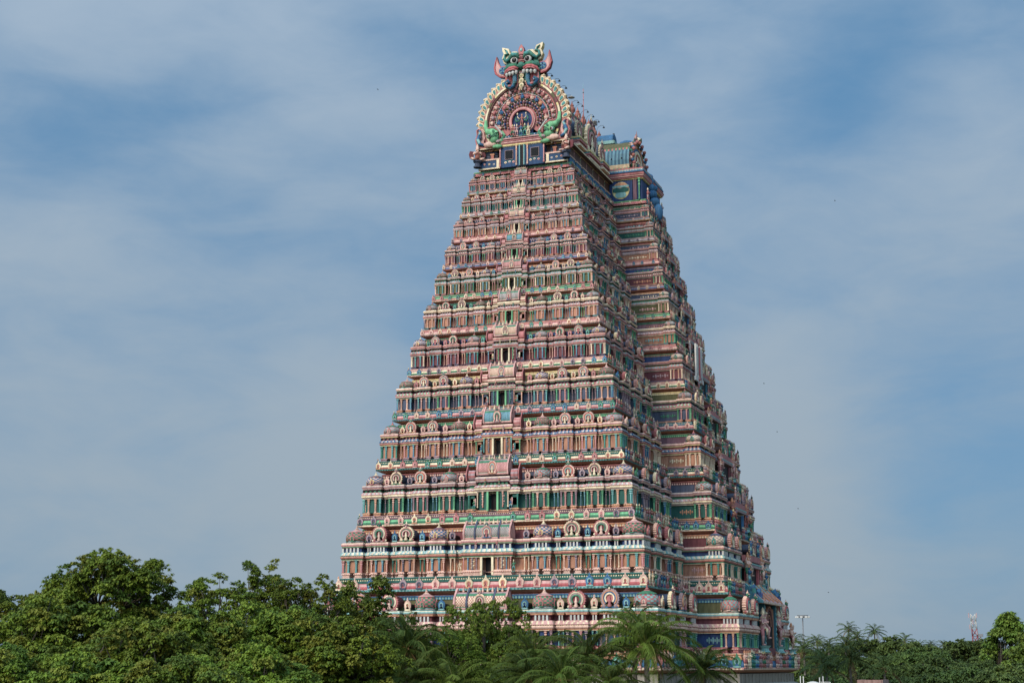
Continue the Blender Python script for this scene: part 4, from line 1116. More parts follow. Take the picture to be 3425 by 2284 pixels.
# kirtimukha monster face
mz = lambda v: v
fm = MB()
fm.plate([(-1.9, 72.3), (-2.0, 73.2), (-1.7, 74.1), (-1.1, 74.9), (-.35, 75.0), (.35, 75.0), (1.1, 74.9), (1.7, 74.1), (2.0, 73.2), (1.9, 72.3), (.9, 71.8), (-.9, 71.8)], -.7, .35, P['sage'], P['dgreen'])
fm.ell((0, .5, 73.35), (.42, .5, .42), P['sage'], 12, 8); fm.ell((-.32, .55, 73.3), (.24, .3, .2), P['sage'], 9, 6); fm.ell((.32, .55, 73.3), (.24, .3, .2), P['sage'], 9, 6)
fm.path([(-1.9, .35, 73.2), (-1.2, .55, 73.45), (-.5, .6, 73.4)], [.22, .3, .26], 9, [P['sage'], P['green']]); fm.path([(1.9, .35, 73.2), (1.2, .55, 73.45), (.5, .6, 73.4)], [.22, .3, .26], 9, [P['sage'], P['green']])
cput('monster_face', fm)
fm = cr
for q in (-1, 1):
    b = MB(); X = lambda x, y, z: (q * x, y, z)
    b.ell(X(.78, .5, 74.0), (.52, .28, .50), P['black'], 14, 8); b.ell(X(.78, .66, 73.97), (.42, .22, .40), P['white'], 14, 8); b.ell(X(.74, .80, 73.97), (.27, .14, .28), P['dark'], 12, 8); b.ell(X(.68, .92, 74.05), (.06, .04, .06), P['white'], 6, 5)
    cput('eye', b)
    b = MB()
    b.path([X(.25, .55, 74.15), X(.5, .7, 74.6), X(.95, .72, 74.65), X(1.35, .6, 74.3), X(1.7, .5, 74.1), X(2.0, .45, 74.4), X(1.9, .42, 74.85), X(1.55, .42, 74.95), X(1.75, .4, 75.3), X(2.0, .35, 75.55)], [.12, .26, .28, .2, .2, .18, .15, .16, .12, .04], 9, [P['sage'], P['teal']])
    b.plate([(q * x, z) for x, z in [(.4, 74.6), (.6, 75.15), (1.1, 75.2), (1.4, 75.05), (1.55, 75.6), (2.3, 75.85), (2.25, 75.4), (2.1, 75.1), (2.3, 74.6), (2.1, 74.0), (1.5, 73.7), (1.2, 74.3)]], -.3, .30, P['cream'], P['yellow'])
    cput('horn', b)
    b = MB()
    b.plate([(q * x, z) for x, z in [(1.7, 73.8), (2.1, 73.75), (2.5, 73.75), (2.75, 74.2), (2.95, 74.95), (3.1, 74.3), (3.25, 73.6), (3.05, 72.9), (2.6, 72.5), (2.05, 72.35), (1.7, 72.6)]], -.25, .12, P['rose'], P['maroon'])
    b.plate([(q * x, z) for x, z in [(2.6, 73.7), (2.85, 74.2), (2.93, 74.7), (3.0, 74.2), (3.1, 73.6), (2.9, 73.0), (2.6, 72.7), (2.1, 72.55), (2.3, 73.0)]], .12, .18, P['pink'])
    b.plate([(q * (2.25 + .42 * cos(t * .4488)), 73.2 + .42 * sin(t * .4488)) for t in range(14)], .18, .24, P['blue'])
    for k in range(8): b.ell(X(2.25 + .24 * cos(k * .785), .25, 73.2 + .24 * sin(k * .785)), (.09, .05, .09), P['aqua'] if k % 2 else P['navy'], 6, 4)
    b.path([X(1.7, .15, 72.6), X(2.1, .18, 72.42), X(2.6, .18, 72.55), X(3.05, .18, 72.95), X(3.2, .18, 73.6), X(3.08, .18, 74.3), X(2.95, .16, 74.95)], [.08, .09, .10, .1, .09, .07, .02], 6, P['red'])
    cput('ear', b)
    b = MB()
    b.path([X(.3, .75, 72.95), X(.7, .85, 73.12), X(1.2, .8, 73.1), X(1.7, .6, 72.9), X(1.95, .45, 72.5)], [.13, .17, .18, .16, .1], 8, P['red'])
    b.path([X(.35, .8, 72.72), X(.8, .92, 72.9), X(1.3, .86, 72.85), X(1.75, .62, 72.6)], [.09, .1, .1, .08], 7, P['rose'])
    for k in range(4):
        t = k / 3; b.lathe([(.10, .14), (.17, .08), (.17, -.08), (.11, -.2), (.03, -.3)], 9, P['white'], X(.42 + 1.15 * t, .98 - .25 * t * t, 72.52 - .02 * k), True)
    cput('upper_lip', b)
    b = MB()   # open mouth lobe with coiled serpent
    b.plate([(q * x, z) for x, z in [(.42, 72.7), (.40, 71.3), (.62, 70.85), (1.1, 70.65), (1.6, 70.85), (1.95, 71.35), (1.85, 72.7)]], -.4, .42, P['rose'], P['teal'])
    b.plate([(q * x, z) for x, z in [(.55, 72.6), (.55, 71.4), (1.1, 71.2), (1.6, 71.5), (1.65, 72.6)]], .42, .48, P['maroon'])
    b.path([X(.72, .6, 72.5), X(.72, .62, 71.6), X(.85, .62, 71.1), X(1.2, .62, 70.92), X(1.6, .6, 71.15), X(1.75, .58, 71.6), X(1.5, .62, 71.75), X(1.35, .62, 71.5)], [.22, .22, .22, .22, .24, .22, .2, .14], 9, [P['blue'], P['tealb']])
    for k in range(9): b.path([X(.5, .72, 72.45 - k * .13), X(.72, .86, 72.42 - k * .13), X(.94, .72, 72.45 - k * .13)], .022, 4, P['aqua'])
    b.ell(X(1.5, .84, 71.45), (.12, .08, .14), P['navy'], 8, 5); b.ell(X(1.5, .9, 71.45), (.06, .05, .07), P['cream'], 6, 5)
    b.ell(X(1.25, .82, 71.08), (.22, .1, .14), P['rose'], 8, 5)
    for k in range(4): b.path([X(1.05, .5, 72.3 - k * .16), X(1.4, .54, 72.25 - k * .16), X(1.65, .5, 72.35 - k * .16)], .035, 5, P['red'])
    cput('mouth_lobe', b)
b = MB()
b.plate([(-.30, 73.4), (-.34, 74.3), (-.28, 74.7), (-.36, 75.1), (-.22, 75.5), (0, 75.78), (.22, 75.5), (.36, 75.1), (.28, 74.7), (.34, 74.3), (.30, 73.4)], .1, .62, P['rose'], P['maroon'])
for k in range(5): b.path([(-.3, .65, 73.65 + k * .22), (0, .74, 73.72 + k * .22), (.3, .65, 73.65 + k * .22)], .045, 5, P['pink'] if k % 2 else P['maroon'])
b.ell((0, .64, 75.12), (.17, .08, .2), P['aqua'], 10, 6)
cput('forehead_crest', b)
b = MB()
for k in range(3):
    b.ell((0, .55, 72.2 - k * .55), (.30, .1, .29), P['cream'], 14, 6); b.ell((0, .64, 72.2 - k * .55), (.16, .06, .15), P['yellow'], 12, 6); b.ell((0, .69, 72.2 - k * .55), (.08, .04, .07), P['aqua'], 8, 5)
b.lathe([(.2, .0), (.1, -.2), (0, -.42)], 8, P['cream'], (0, .5, 70.9), True)
b.box((0, .5, 72.55), (.28, .12, .16), P['maroon'])
for q in (-1, 1): b.lathe([(.06, .08), (.08, 0), (.02, -.14)], 7, P['white'], (q * .12, .64, 72.48), True)
cput('pendant', b)
CS[0] = 0
# seated winged figures at the corners of the neck
for q in (-1, 1):
    b = MB()
    b.path([(0, 0, .3), (0, .02, .6), (0, .02, .95), (0, .02, 1.15)], [.3, .24, .3, .1], 9, [P['terra']])
    b.ell((0, .08, 1.32), (.17, .18, .2), P['peach'], 9, 7); b.lathe([(.19, 0), (.2, .08), (.12, .2), (.14, .26), (0, .5)], 9, P['peach'], (0, .04, 1.42), True)
    for s_ in (-1, 1):
        b.path([(s_ * .28, .02, 1.0), (s_ * .42, .2, .72), (s_ * .1, .45, .9)], [.11, .09, .06], 7, P['peach'])
        b.path([(s_ * .15, .0, .25), (s_ * .62, .35, .25), (s_ * .35, .6, .12)], [.16, .13, .08], 7, P['peach'])
        b.plate([(s_ * .3, 1.1), (s_ * .75, 1.15), (s_ * .85, .8), (s_ * .75, .4), (s_ * .4, .3)], -.2, -.1, P['maroon'])
    b.ell((0, .5, .95), (.09, .1, .09), P['peach'], 7, 5)
    b.lathe([(.4, -.62), (.42, -.5), (.28, -.42), (.26, -.15), (.42, -.05), (.45, .1), (0, .1)], 10, P['slate'], (0, .05, 0))
    w_ = MB(); R = Matrix.Rotation(radians(28 * q), 3, 'Z'); w_.addT(b, np.array(R), (q * 4.7, .55, 63.3))
    cput('seated_statue', w_)

# side dormers of the crown roof
for sd in (1, -1):
    fs = Fr((sd * 4.3, YF), (0, 1), (sd, 0))
    for yy, r, zb in ((4.1, 1.05, 66.1), (8.2, 1.75, 65.7), (12.2, 1.05, 66.1), (24.9, 1.05, 66.1), (28.9, 1.75, 65.7), (33, 1.05, 66.1)):
        b = MB(); b.arc((0, .45), 0, .42, -50, 230, 20, -1.9, .0, P['olive'] if r > 1.5 else P['slate'])
        w_ = MB(); w_.addT(b, fs.M(2 * r, r * .9, 2 * r), fs.p(yy, .35, zb)); w_.addT(TK, fs.M(2 * r * 1.02, r * .8, 2 * r), fs.p(yy, .35, zb), KUD[int(yy) % 2 + 1])
        for z, o, c in ((zb - .1, .3, P['yellow']), (zb - .25, .2, P['teal']), (zb - .45, .35, P['rose']), (zb - .7, .2, P['pink']), (zb - .9, .3, P['cream'])):
            T = MB(); T.box((0, 0, 0), (r * 1.0 + o * .3, .9 + o, .09), c); w_.addT(T, fs.M(1, 1, 1), fs.p(yy, -.3, z))
        w_.build('dormer', M_PL, cr, fs.p(yy, 0, zb))
    # columns, railings and dark openings along the neck
    for k in range(18):
        yy = .5 + k * 2.1
        if 13.6 < yy < 23.6: continue
        b = MB(); b.addT(TC, fs.M(.32, .3, 2.3), fs.p(yy, .3, 62.5), [P['rose'] if k % 2 else P['peach'], P['pink'] if k % 2 else P['green']]); b.build('column', M_PL, cr, fs.p(yy, 0, 62.5))
        b = MB(); T = MB(); T.box((0, 0, 0), (.82, .06, .34), P['blue']); T.box((0, .02, .38), (.88, .1, .05), P['peach']); T.box((0, .02, -.38), (.88, .1, .05), P['lgreen'])
        b.addT(T, fs.M(1, 1, 1), fs.p(yy + 1.05, .45, 62.95))
        T = MB(); T.box((0, 0, 0), (.7, .03, .55), P['dark']); b.addT(T, fs.M(1, 1, 1), fs.p(yy + 1.05, .1, 64.1))
        b.build('railing', M_PL, cr, fs.p(yy + 1.05, .4, 62.6))
# transverse gable over the bay
for sd in (1, -1):
    y0b, y1b = 24.2, 31.8
    b = MB()
    b.box((sd * 6.0, 28, 63.6), (2.3, 3.7, 1.15), P['navy'])
    b.build('bay_wall', M_PL, cr, (sd * 6, 28, 62.5))
    fb = Fr((sd * 6.0, y0b + .05), (1, 0), (0, -1))
    b = MB()
    T = MB(); T.box((0, .07, 63.6), (1.25, .06, 1.1), P['navy'])
    T.plate([(.95 * cos(2 * pi * i / 28), 63.65 + .95 * sin(2 * pi * i / 28)) for i in range(28)], .13, .16, P['yellow'])
    T.plate([(.9 * cos(pi * i / 14), 63.8 + .74 * sin(pi * i / 14)) for i in range(15)], .16, .18, P['orange'])
    T.plate([(-.9, 63.85), (-.45, 64.0), (-.1, 63.9), (.4, 64.05), (.9, 63.85), (.88, 63.55), (.5, 63.42), (-.5, 63.42), (-.88, 63.5)], .18, .20, P['dgreen'])
    T.plate([(-.93, 64.0), (.93, 64.0), (.9, 64.2), (-.9, 64.2)], .17, .19, P['aqua'])
    T.plate([(-.5, 63.42), (.5, 63.42), (.62, 63.1), (.4, 62.86), (-.4, 62.86), (-.62, 63.1)], .18, .21, P['aqua'])
    b.addT(T, fb.M(1, 1, 1), fb.p(0, 0, 0)); b.build('painted_panel', M_PL, cr, fb.p(0, 0, 63.6))
    b = MB(); T = MB(); T.box((sd * 1.55, .08, 63.6), (.2, .1, 1.1), P['purple']); T.addT(TC, np.diag([.36, .34, 2.4]), (sd * 2.05, .2, 62.45), [P['green'], P['lgreen']]); b.addT(T, fb.M(1, 1, 1), fb.p(0, 0, 0)); b.build('column', M_PL, cr, fb.p(sd * 2, 0, 62.5))
    b = MB()
    for z, o, c in ((64.85, .15, 'yellow'), (64.97, .3, 'rose'), (65.12, .42, 'pink'), (65.28, .5, 'rose'), (65.42, .38, 'maroon'), (65.6, .42, 'blue'), (65.78, .3, 'aqua'), (65.95, .2, 'rose')):
        b.box((sd * 6.1, 28, z), (2.3 + o * .5, 3.75 + o, .075), P[c])
    for k in range(16): b.box((sd * 6.1 - 2.2 + k * .3, 23.9, 65.72), (.08, .04, .08), P['white'])
    b.build('cornice', M_PL, cr, (sd * 6, 28, 65))
    b = MB()
    R_ = 3.75; zc_ = 66.6
    pr_ = [(3.2, 66.05), (3.4, 66.25), (3.2, 66.4), (3.35, 66.75), (3.4, 67.3), (3.3, 68.0), (3.1, 68.5), (3.0, 68.75), (2.4, 69.2), (1.5, 69.8), (.4, 70.1), (0, 70.1)]
    for q in (-1, 1):
        for j, ((r0, h0), (r1, h1)) in enumerate(zip(pr_[:-1], pr_[1:])):
            n = 26
            for i in range(n):
                xa, xb = sd * (1.5 + 5.3 * i / n), sd * (1.5 + 5.3 * (i + 1) / n)
                c = P['green'] if (j in (1, 6) and i % 2) else (P['rose'] if j in (1, 6) else ((lin(92, 138, 150) if i % 2 else lin(52, 96, 116)) if 2 < j < 6 else P['cream'] if j in (0, 2) else P['olive']))
                b.quad((xa, 28 + q * r0, h0), (xb, 28 + q * r0, h0), (xb, 28 + q * r1, h1), (xa, 28 + q * r1, h1), c)
    for k in range(3): b.ell((sd * (3.7 + k * 1.15), 28 - 3.4, 67.45), (.09, .06, .11), P['black'], 6, 4)
    b.build('barrel_roof', M_PL, cr, (sd * 5, 28, 66))
    # its gable face, thick and full of figures, seen edge on
    fg = Fr((sd * 6.75, 28), (0, 1), (sd, 0))
    b = MB(); b.addT(TK, fg.M(6.0, 1.6, 4.4), fg.p(0, -.1, 65.9), KUD[0])
    G = MB()
    for i in range(34):
        t = radians(-30 + 240 * i / 33)
        G.ell((2.75 * cos(t), .1 + .15 * (i % 3), 67.95 + 2.1 * sin(t)), (.2, .22, .2), [P['peach'], P['blue'], P['rose'], P['green'], P['slate'], P['terra']][i % 6], 7, 5)
    for i in range(9): G.addT(TF[i % 3], np.diag([1.3, 1.3, 1.3]), ((i - 4) * .62, .3, 66.0 + .12 * (4 - abs(i - 4))), FIG[i % 7])
    b.addT(G, fg.M(1, 1, 1), fg.p(0, 0, 0))
    b.build('gable_arch', M_PL, cr, fg.p(0, 0, 66))
    b = MB()
    G = MB(); G.path([(0, -.2, 69.5), (0, -.1, 70.1), (0, .1, 70.5), (0, .4, 70.4), (0, .5, 70.1)], [.5, .5, .45, .3, .12], 8, [P['olive'], P['rose'], P['cream']])
    for q in (-1, 1): G.path([(q * .4, .0, 70.2), (q * .8, .1, 70.5), (q * .7, .1, 70.9)], [.2, .15, .05], 7, P['pink']); G.ell((q * .3, .45, 70.4), (.12, .1, .12), P['white'], 8, 6)
    b.addT(G, fg.M(1, 1, 1), fg.p(0, 0, 0)); b.build('monster_head', M_PL, cr, fg.p(0, 0, 70))
    # serpent hood behind the reclining figure on the bay front
    b = MB(); G = MB()
    hs_ = [(-2.15, 61.7, .62, 1.05), (-2.15, 62.9, .5, .55), (-2.0, 63.8, .5, .5), (-1.7, 64.6, .5, .5), (-1.2, 65.35, .5, .5), (-.5, 65.85, .5, .5), (.35, 66.1, .5, .5), (1.2, 65.7, .5, .5), (1.8, 65.0, .5, .5)]
    for x, z, rx, rz in hs_:
        G.ell((x * .45, (66.5 - z) * .30 - .75, z), (rx * .95, .6, rz * .95), P['blue'], 12, 8)
    G.ell((0, -.5, 63.5), (1.0, .45, 2.3), P['navy'], 12, 8)
    b.addT(G, fg.M(1, 1, 1), Fr((sd * 8.55, 28), (0, 1), (sd, 0)).p(0, 0, 0)); b.build('serpent_hood', M_PL, cr, (sd * 9, 28, 61))
    for k, (u, z, h) in enumerate(((-1.6, 61.2, 1.5), (1.6, 61.2, 1.5), (-2.9, 62.4, 1.5), (2.9, 62.4, 1.5), (-.6, 61.0, 1.2))):
        b = MB(); b.addT(TF[k % 3], Fr((0, 0), (0, 1), (sd, 0)).M(h, h, h), Fr((sd * 8.6, 28), (0, 1), (sd, 0)).p(u, .1, z), FIG[(k * 2) % 7]); b.build('statue', M_PL, cr, (sd * 9, 28 + u, z))
# blue dormer roof behind the ridge and floodlight boxes
b = MB()
G = MB(); G.arc((0, .0), .35, .75, 0, 180, 12, -1.6, .1, P['blue']); G.box((0, -.6, -.1), (.75, .9, .14), P['aqua'])
b.addT(G, Fr((0, 0), (0, 1), (1, 0)).M(1.2, 1.1, 1.3), (3.0, 32.0, 71.9)); b.path([(2.6, 32.4, 69), (2.6, 32.4, 71.9)], .5, 8, P['slate']); b.ell((4.5, 32.0, 71.6), (.9, .7, .4), P['blue'], 10, 6)
b.build('blue_dormer', M_PL, cr, (3, 31, 70.4))

# finish: merged remainder of the most repeated parts
for k, q in REST.items():
    if q.V:
        o = q.build(k, M_PL, tower, (0, YC, 13.6)); o['kind'] = 'stuff'

# ================================================================ things fixed on the tower
def thing_mesh(name, b, mat, org, label, cat, group=None):
    o = b.build(name, mat, None, org); tag(o, label, cat, group); return o
# lightning rod
b = MB(); b.path([(.4, 28.9, 73.2), (.4, 28.9, 77.6)], [.05, .035], 6, P['rose']); b.ell((.4, 28.9, 77.2), (.09, .09, .12), P['grey'], 6, 5); b.ell((.4, 28.9, 76.3), (.08, .08, .06), P['grey'], 6, 5); b.path([(.4, 28.9, 77.5), (.4, 28.9, 78.3)], [.02, .01], 5, P['aqua'])
thing_mesh('lightning_rod', b, M_METAL, (.4, 28.9, 73.2), 'tall thin pink lightning rod with beads, rising from the crown ridge', 'lightning rod')
b = MB(); b.path([(.4, 40.9, 73.2), (.4, 40.9, 76.2)], .03, 5, P['grey']); b.box((.4, 40.9, 76.2), (.1, .1, .08), P['black'])
thing_mesh('antenna_pole', b, M_METAL, (.4, 40.9, 73.2), 'short thin dark pole near the far end of the crown ridge', 'pole')
# gooseneck lamps along the near roof edge and ridge
def goose(x, y, z, big, label):
    r = empty('gooseneck_lamp', (x, y, z)); tag(r, label, 'lamp', 'gooseneck lamps along the crown ridge')
    b = MB(); b.path([(x, y, z - (1.5 if y > 20 else .3)), (x, y, z), (x + .2, y, z + .28), (x + .5, y, z + .42), (x + .78, y, z + .38), (x + .85, y, z + .2)], .02, 5, P['black']); b.build('arm', M_METAL, r, (x, y, z))
    b = MB(); k = 1.5 if big else .6; b.lathe([(.05 * k, .12), (.10 * k, .05), (.24 * k, -.04), (.22 * k, -.06), (0, -.02)], 10, P['stone'] if big else P['black'], (x + .85, y, z + .15), True); b.build('lamp_head', M_METAL, r, (x + 1.15, y, z + .2))
for i, (x, y, z, bg_) in enumerate([(2.12, 10.25, 71.8, 0), (2.9, 10.25, 71.15, 0), (3.6, 10.25, 70.3, 0), (4.15, 10.25, 69.25, 1), (.15, 25.1, 74.45, 0), (0, 27.1, 74.75, 0), (0, 29.1, 74.75, 0), (0, 31.2, 74.9, 0), (0, 33.3, 75.0, 0), (0, 35.3, 75.0, 0)]):
    goose(x, y, z, bg_, ['small black lamp on a curved arm, highest on the big arch edge', 'small black lamp on a curved arm, second down the arch edge', 'small black lamp on a curved arm, third down the arch edge',
                         'larger pale lamp with wide shade beside the big arch', 'curved-arm lamp over the nearest orange finial', 'curved-arm lamp over the second orange finial', 'curved-arm lamp just right of the lightning rod',
                         'curved-arm lamp over the fourth orange finial', 'curved-arm lamp next to the dark floodlight box', 'farthest curved-arm lamp on the ridge'][i])
for i, (x, y, z) in enumerate([(.16, 33.9, 75.1), (0.3, 41.0, 74.9), (2.2, 10.2, 71.9)]):
    r = empty('floodlight', (x, y, z)); tag(r, ['dark box floodlight between orange finials on the ridge', 'dark box floodlight beside the blue dormer, past the last finial', 'dark floodlight on the shoulder of the great arch'][i], 'floodlight', 'floodlights on the crown')
    b = MB(); b.box((x, y, z + .15), (.28, .2, .24), P['grey']); b.box((x + .05, y - .21, z + .15), (.2, .02, .18), P['black']); b.build('housing', M_METAL, r, (x, y, z))
    b = MB(); b.path([(x, y, z - .4), (x, y, z)], .05, 5, P['black']); b.build('bracket', M_METAL, r, (x, y, z - .4))
# illuminated emblem panel on a steel frame, fixed to the long side
r = empty('emblem_panel', (13.0, 25.2, 42.4)); tag(r, 'tall white emblem panel with red stripe on grey steel frame, fixed to the long side', 'sign panel')
b = MB()
for y in (24.0, 24.6, 25.8, 26.4): b.box((13.75, y, 44.5), (.08, .14, 1.9), P['white'])
b.box((13.75, 25.2, 42.75), (.1, 1.7, .22), P['white']); b.build('white_bars', M_METAL, r, (13.75, 25.2, 44.5))
b = MB(); b.box((13.87, 25.2, 44.5), (.05, .16, 1.7), P['red']); b.build('red_bar', M_METAL, r, (13.87, 25.2, 44.5))
b = MB()
for y in (23.4, 27.0): b.box((13.35, y, 44.4), (.05, .05, 2.2), P['grey']); b.box((12.8, y, 46.4), (.6, .04, .04), P['grey']); b.box((12.8, y, 43.2), (.7, .04, .04), P['grey'])
for z in (43.0, 44.4, 46.4): b.box((13.38, 25.2, z), (.04, 1.85, .04), P['grey'])
b.build('steel_frame', M_METAL, r, (13.35, 25.2, 44.4))

# ================================================================ GROUND
gm = bpy.data.meshes.new('ground'); go = bpy.data.objects.new('ground', gm); col.objects.link(go)
gm.from_pydata([(-4000, -4000, 0), (4000, -4000, 0), (4000, 4000, 0), (-4000, 4000, 0)], [], [(0, 1, 2, 3)])
tag(go, kind='structure')
mg = bpy.data.materials.new('earth'); mg.use_nodes = True
t = mg.node_tree; bs = t.nodes['Principled BSDF']; bs.inputs['Roughness'].default_value = .95
nz = t.nodes.new('ShaderNodeTexNoise'); nz.inputs['Scale'].default_value = .03; nz.inputs['Detail'].default_value = 8
ge = t.nodes.new('ShaderNodeNewGeometry'); t.links.new(ge.outputs['Position'], nz.inputs['Vector'])
rp = t.nodes.new('ShaderNodeValToRGB'); rp.color_ramp.elements[0].color = (.06, .075, .03, 1); rp.color_ramp.elements[1].color = (.17, .13, .09, 1)
rp.color_ramp.elements[0].position = .4; rp.color_ramp.elements[1].position = .62
t.links.new(nz.outputs['Fac'], rp.inputs[0]); t.links.new(rp.outputs[0], bs.inputs['Base Color'])
gm.materials.append(mg)

# ================================================================ TREES
def blades(centers, ups, n_bl, length, width, cols_, rs, droop=(.8, 1.7), spread=1.0):
    "tufts of arching leaf blades; vectorised; every blade is two quads"
    nT = len(centers); n = nT * n_bl
    c = np.repeat(centers, n_bl, 0)
    az = rs.uniform(0, 2 * pi, n)
    el0 = rs.uniform(.1, 1.0, n) * spread
    ln = length * rs.uniform(.6, 1.25, n)
    dr = rs.uniform(droop[0], droop[1], n)
    h = np.stack([np.cos(az), np.sin(az), np.zeros(n)], 1)
    z = np.array((0, 0, 1.))
    u = np.repeat(ups, n_bl, 0)
    d0 = h * np.cos(el0)[:, None] + z * np.sin(el0)[:, None] + u * .45
    d0 /= np.linalg.norm(d0, axis=1)[:, None]
    d1 = d0 - z * dr[:, None]; d1 /= np.linalg.norm(d1, axis=1)[:, None]
    side = np.cross(d0, z); side /= np.linalg.norm(side, axis=1)[:, None] + 1e-6
    tw = rs.uniform(-.5, .5, n)
    side = side + z * tw[:, None] * .6
    w_ = width * rs.uniform(.7, 1.3, n)[:, None]
    p0 = c + rs.normal(0, length * .12, (n, 3)); p1 = p0 + d0 * (ln * .5)[:, None]; p2 = p1 + d1 * (ln * .55)[:, None]
    V = np.stack([p0 - side * w_ * .35, p0 + side * w_ * .35, p1 - side * w_, p1 + side * w_, p2 - side * w_ * .3, p2 + side * w_ * .3], 1).reshape(-1, 3)
    base = np.arange(n) * 6
    F = np.stack([base, base + 1, base + 3, base + 2, base + 2, base + 3, base + 5, base + 4], 1).reshape(-1)
    C = np.repeat(np.repeat(cols_, n_bl, 0) * rs.uniform(.86, 1.14, (n, 1)), 2, 0)
    b = MB()
    b.V = [V]; b.Lp = [F.astype(np.int32)]; b.Ln = [np.full(n * 2, 4, np.int32)]; b.C = [C]; b.S = [np.zeros(n * 2, bool)]; b.nv = len(V)
    return b
def clusters_dome(rs, n, R, hz, flat=.45, jitter=.11, inner=.35):
    pts = []
    while len(pts) < n:
        v = rs.normal(size=3); v /= np.linalg.norm(v)
        if v[2] < -flat: continue
        r = 1 - abs(rs.normal(0, jitter))
        if rs.rand() < inner: r *= rs.uniform(.45, .85)
        lump = 1 + .09 * sin(3 * math.atan2(v[1], v[0]) + R) + (.08) * sin(5.3 * v[2] + 2 * v[0])
        p = v * r * lump
        pts.append((p[0] * R, p[1] * R, p[2] * hz))
    return np.array(pts)
def make_proto(seed, R, hz, ncl, rc, ntuft, nbl, blen, bwid, tones, kind='dome'):
    rs = np.random.RandomState(seed)
    if kind == 'dome': cl = clusters_dome(rs, ncl, R, hz)
    elif kind == 'sparse':
        cl = clusters_dome(rs, ncl, R, hz, .2, .25, .25)
        for k in range(7):
            a = rs.uniform(0, 6.28); tp = np.array((cos(a) * R * .5, sin(a) * R * .5, hz * rs.uniform(.95, 1.35)))
            for q in range(4): cl = np.concatenate([cl, (tp * (1 - .13 * q) + rs.normal(0, .25, 3))[None]])
    elif kind == 'flat': cl = clusters_dome(rs, ncl, R, hz, .0, .1, .2)
    else:
        cl = []
        for _ in range(ncl):
            q = rs.uniform(-.9, 1.0); a = rs.uniform(0, 6.28); r = R * (1 - max(q, 0) ** 1.3 * .93) * (.6 + .4 * rs.rand()) * (1 - max(-q, 0) * .35)
            cl.append((r * cos(a) + .25 * q, r * sin(a), q * hz))
        cl = np.array(cl)
    cen, ups, cc = [], [], []
    tones = np.array(tones)
    for k, p in enumerate(cl):
        rr = rc * rs.uniform(.65, 1.3)
        tn = tones[rs.randint(len(tones))] * rs.uniform(.85, 1.15)
        v = rs.normal(size=(ntuft, 3)); v /= np.linalg.norm(v, axis=1)[:, None]
        v[:, 2] = np.where(v[:, 2] < -.45, -v[:, 2], v[:, 2])
        cen.append(p + v * np.array((rr, rr, rr * .8)) * rs.uniform(.6, 1.0, (ntuft, 1))); ups.append(v)
        cc.append(np.tile(tn, (ntuft, 1)) * rs.uniform(.85, 1.15, (ntuft, 1)))
    cen = np.concatenate(cen); ups = np.concatenate(ups); cc = np.concatenate(cc)
    crown = blades(cen, ups, nbl, blen, bwid, cc, rs)
    br = MB()
    base = np.array((0, 0, -hz * .75))
    nl = 7
    az = np.arctan2(cl[:, 1], cl[:, 0]); grp = ((az + pi) / (2 * pi) * nl).astype(int) % nl
    for gk in range(nl):
        idx = np.where(grp == gk)[0]
        if len(idx) == 0: continue
        m_ = cl[idx].mean(0) * .62 + np.array((0, 0, -.1 * hz))
        mid = base * .5 + m_ * .5 + rs.normal(0, .12 * R, 3) * np.array((1, 1, .3))
        br.path([base, mid, m_], [.035 * R + .05, .026 * R + .03, .02 * R + .02], 6, lin(92, 80, 66))
        for i in idx[:14]:
            q = m_ * .4 + cl[i] * .6 + rs.normal(0, .06 * R, 3)
            br.path([m_, q, cl[i] + np.array((0, 0, rc * .3))], [.014 * R + .015, .010 * R + .01, .012], 5, lin(88, 78, 64))
    return crown, br, R, hz
def mesh_of(b, name, mat):
    o = b.build(name, mat); me = o.data; bpy.data.objects.remove(o); return me
G1 = [(.140, .180, .020), (.12, .162, .020), (.165, .198, .024), (.098, .14, .022), (.18, .182, .026)]
G2 = [(.12, .165, .026), (.10, .145, .024), (.145, .18, .03)]
G3 = [(.082, .112, .026), (.095, .125, .028), (.066, .095, .024)]
G4 = [(.115, .155, .038), (.13, .17, .036), (.095, .135, .035)]
SPEC = dict(
    dense1=(3, 4.4, 3.9, 150, .82, 34, 10, .28, .062, G1, 'dome'), dense2=(8, 4.6, 3.7, 155, .8, 34, 10, .28, .062, G1, 'dome'), dense3=(21, 4.2, 4.1, 145, .85, 34, 10, .29, .064, G1, 'dome'),
    mid=(51, 3.3, 3.8, 100, .62, 22, 9, .28, .06, G1, 'dome'), sparse1=(5, 3.2, 3.9, 85, .55, 17, 9, .28, .06, G1, 'sparse'), sparse2=(15, 3.6, 3.7, 120, .6, 18, 9, .28, .06, G2, 'sparse'),
    fine=(33, 5.2, 5.4, 190, .9, 32, 10, .30, .062, [(.13, .18, .024), (.11, .16, .022), (.155, .20, .028)], 'dome'),
    far1=(41, 5.0, 4.0, 70, 1.1, 16, 6, .8, .16, G3, 'dome'), far2=(42, 5.0, 3.2, 70, 1.1, 16, 6, .8, .16, G4, 'dome'), flat=(43, 6.0, 2.4, 80, 1.1, 16, 6, .7, .14, G3, 'flat'),
    cone=(44, 5.0, 7.5, 120, 1.1, 16, 6, .8, .16, G2, 'cone'))
PROTO = {}
for k, v in SPEC.items():
    c, br, R, hz = make_proto(*v)
    PROTO[k] = (mesh_of(c, 'crown', M_LEAF), mesh_of(br, 'branches', M_BARK), R, hz)
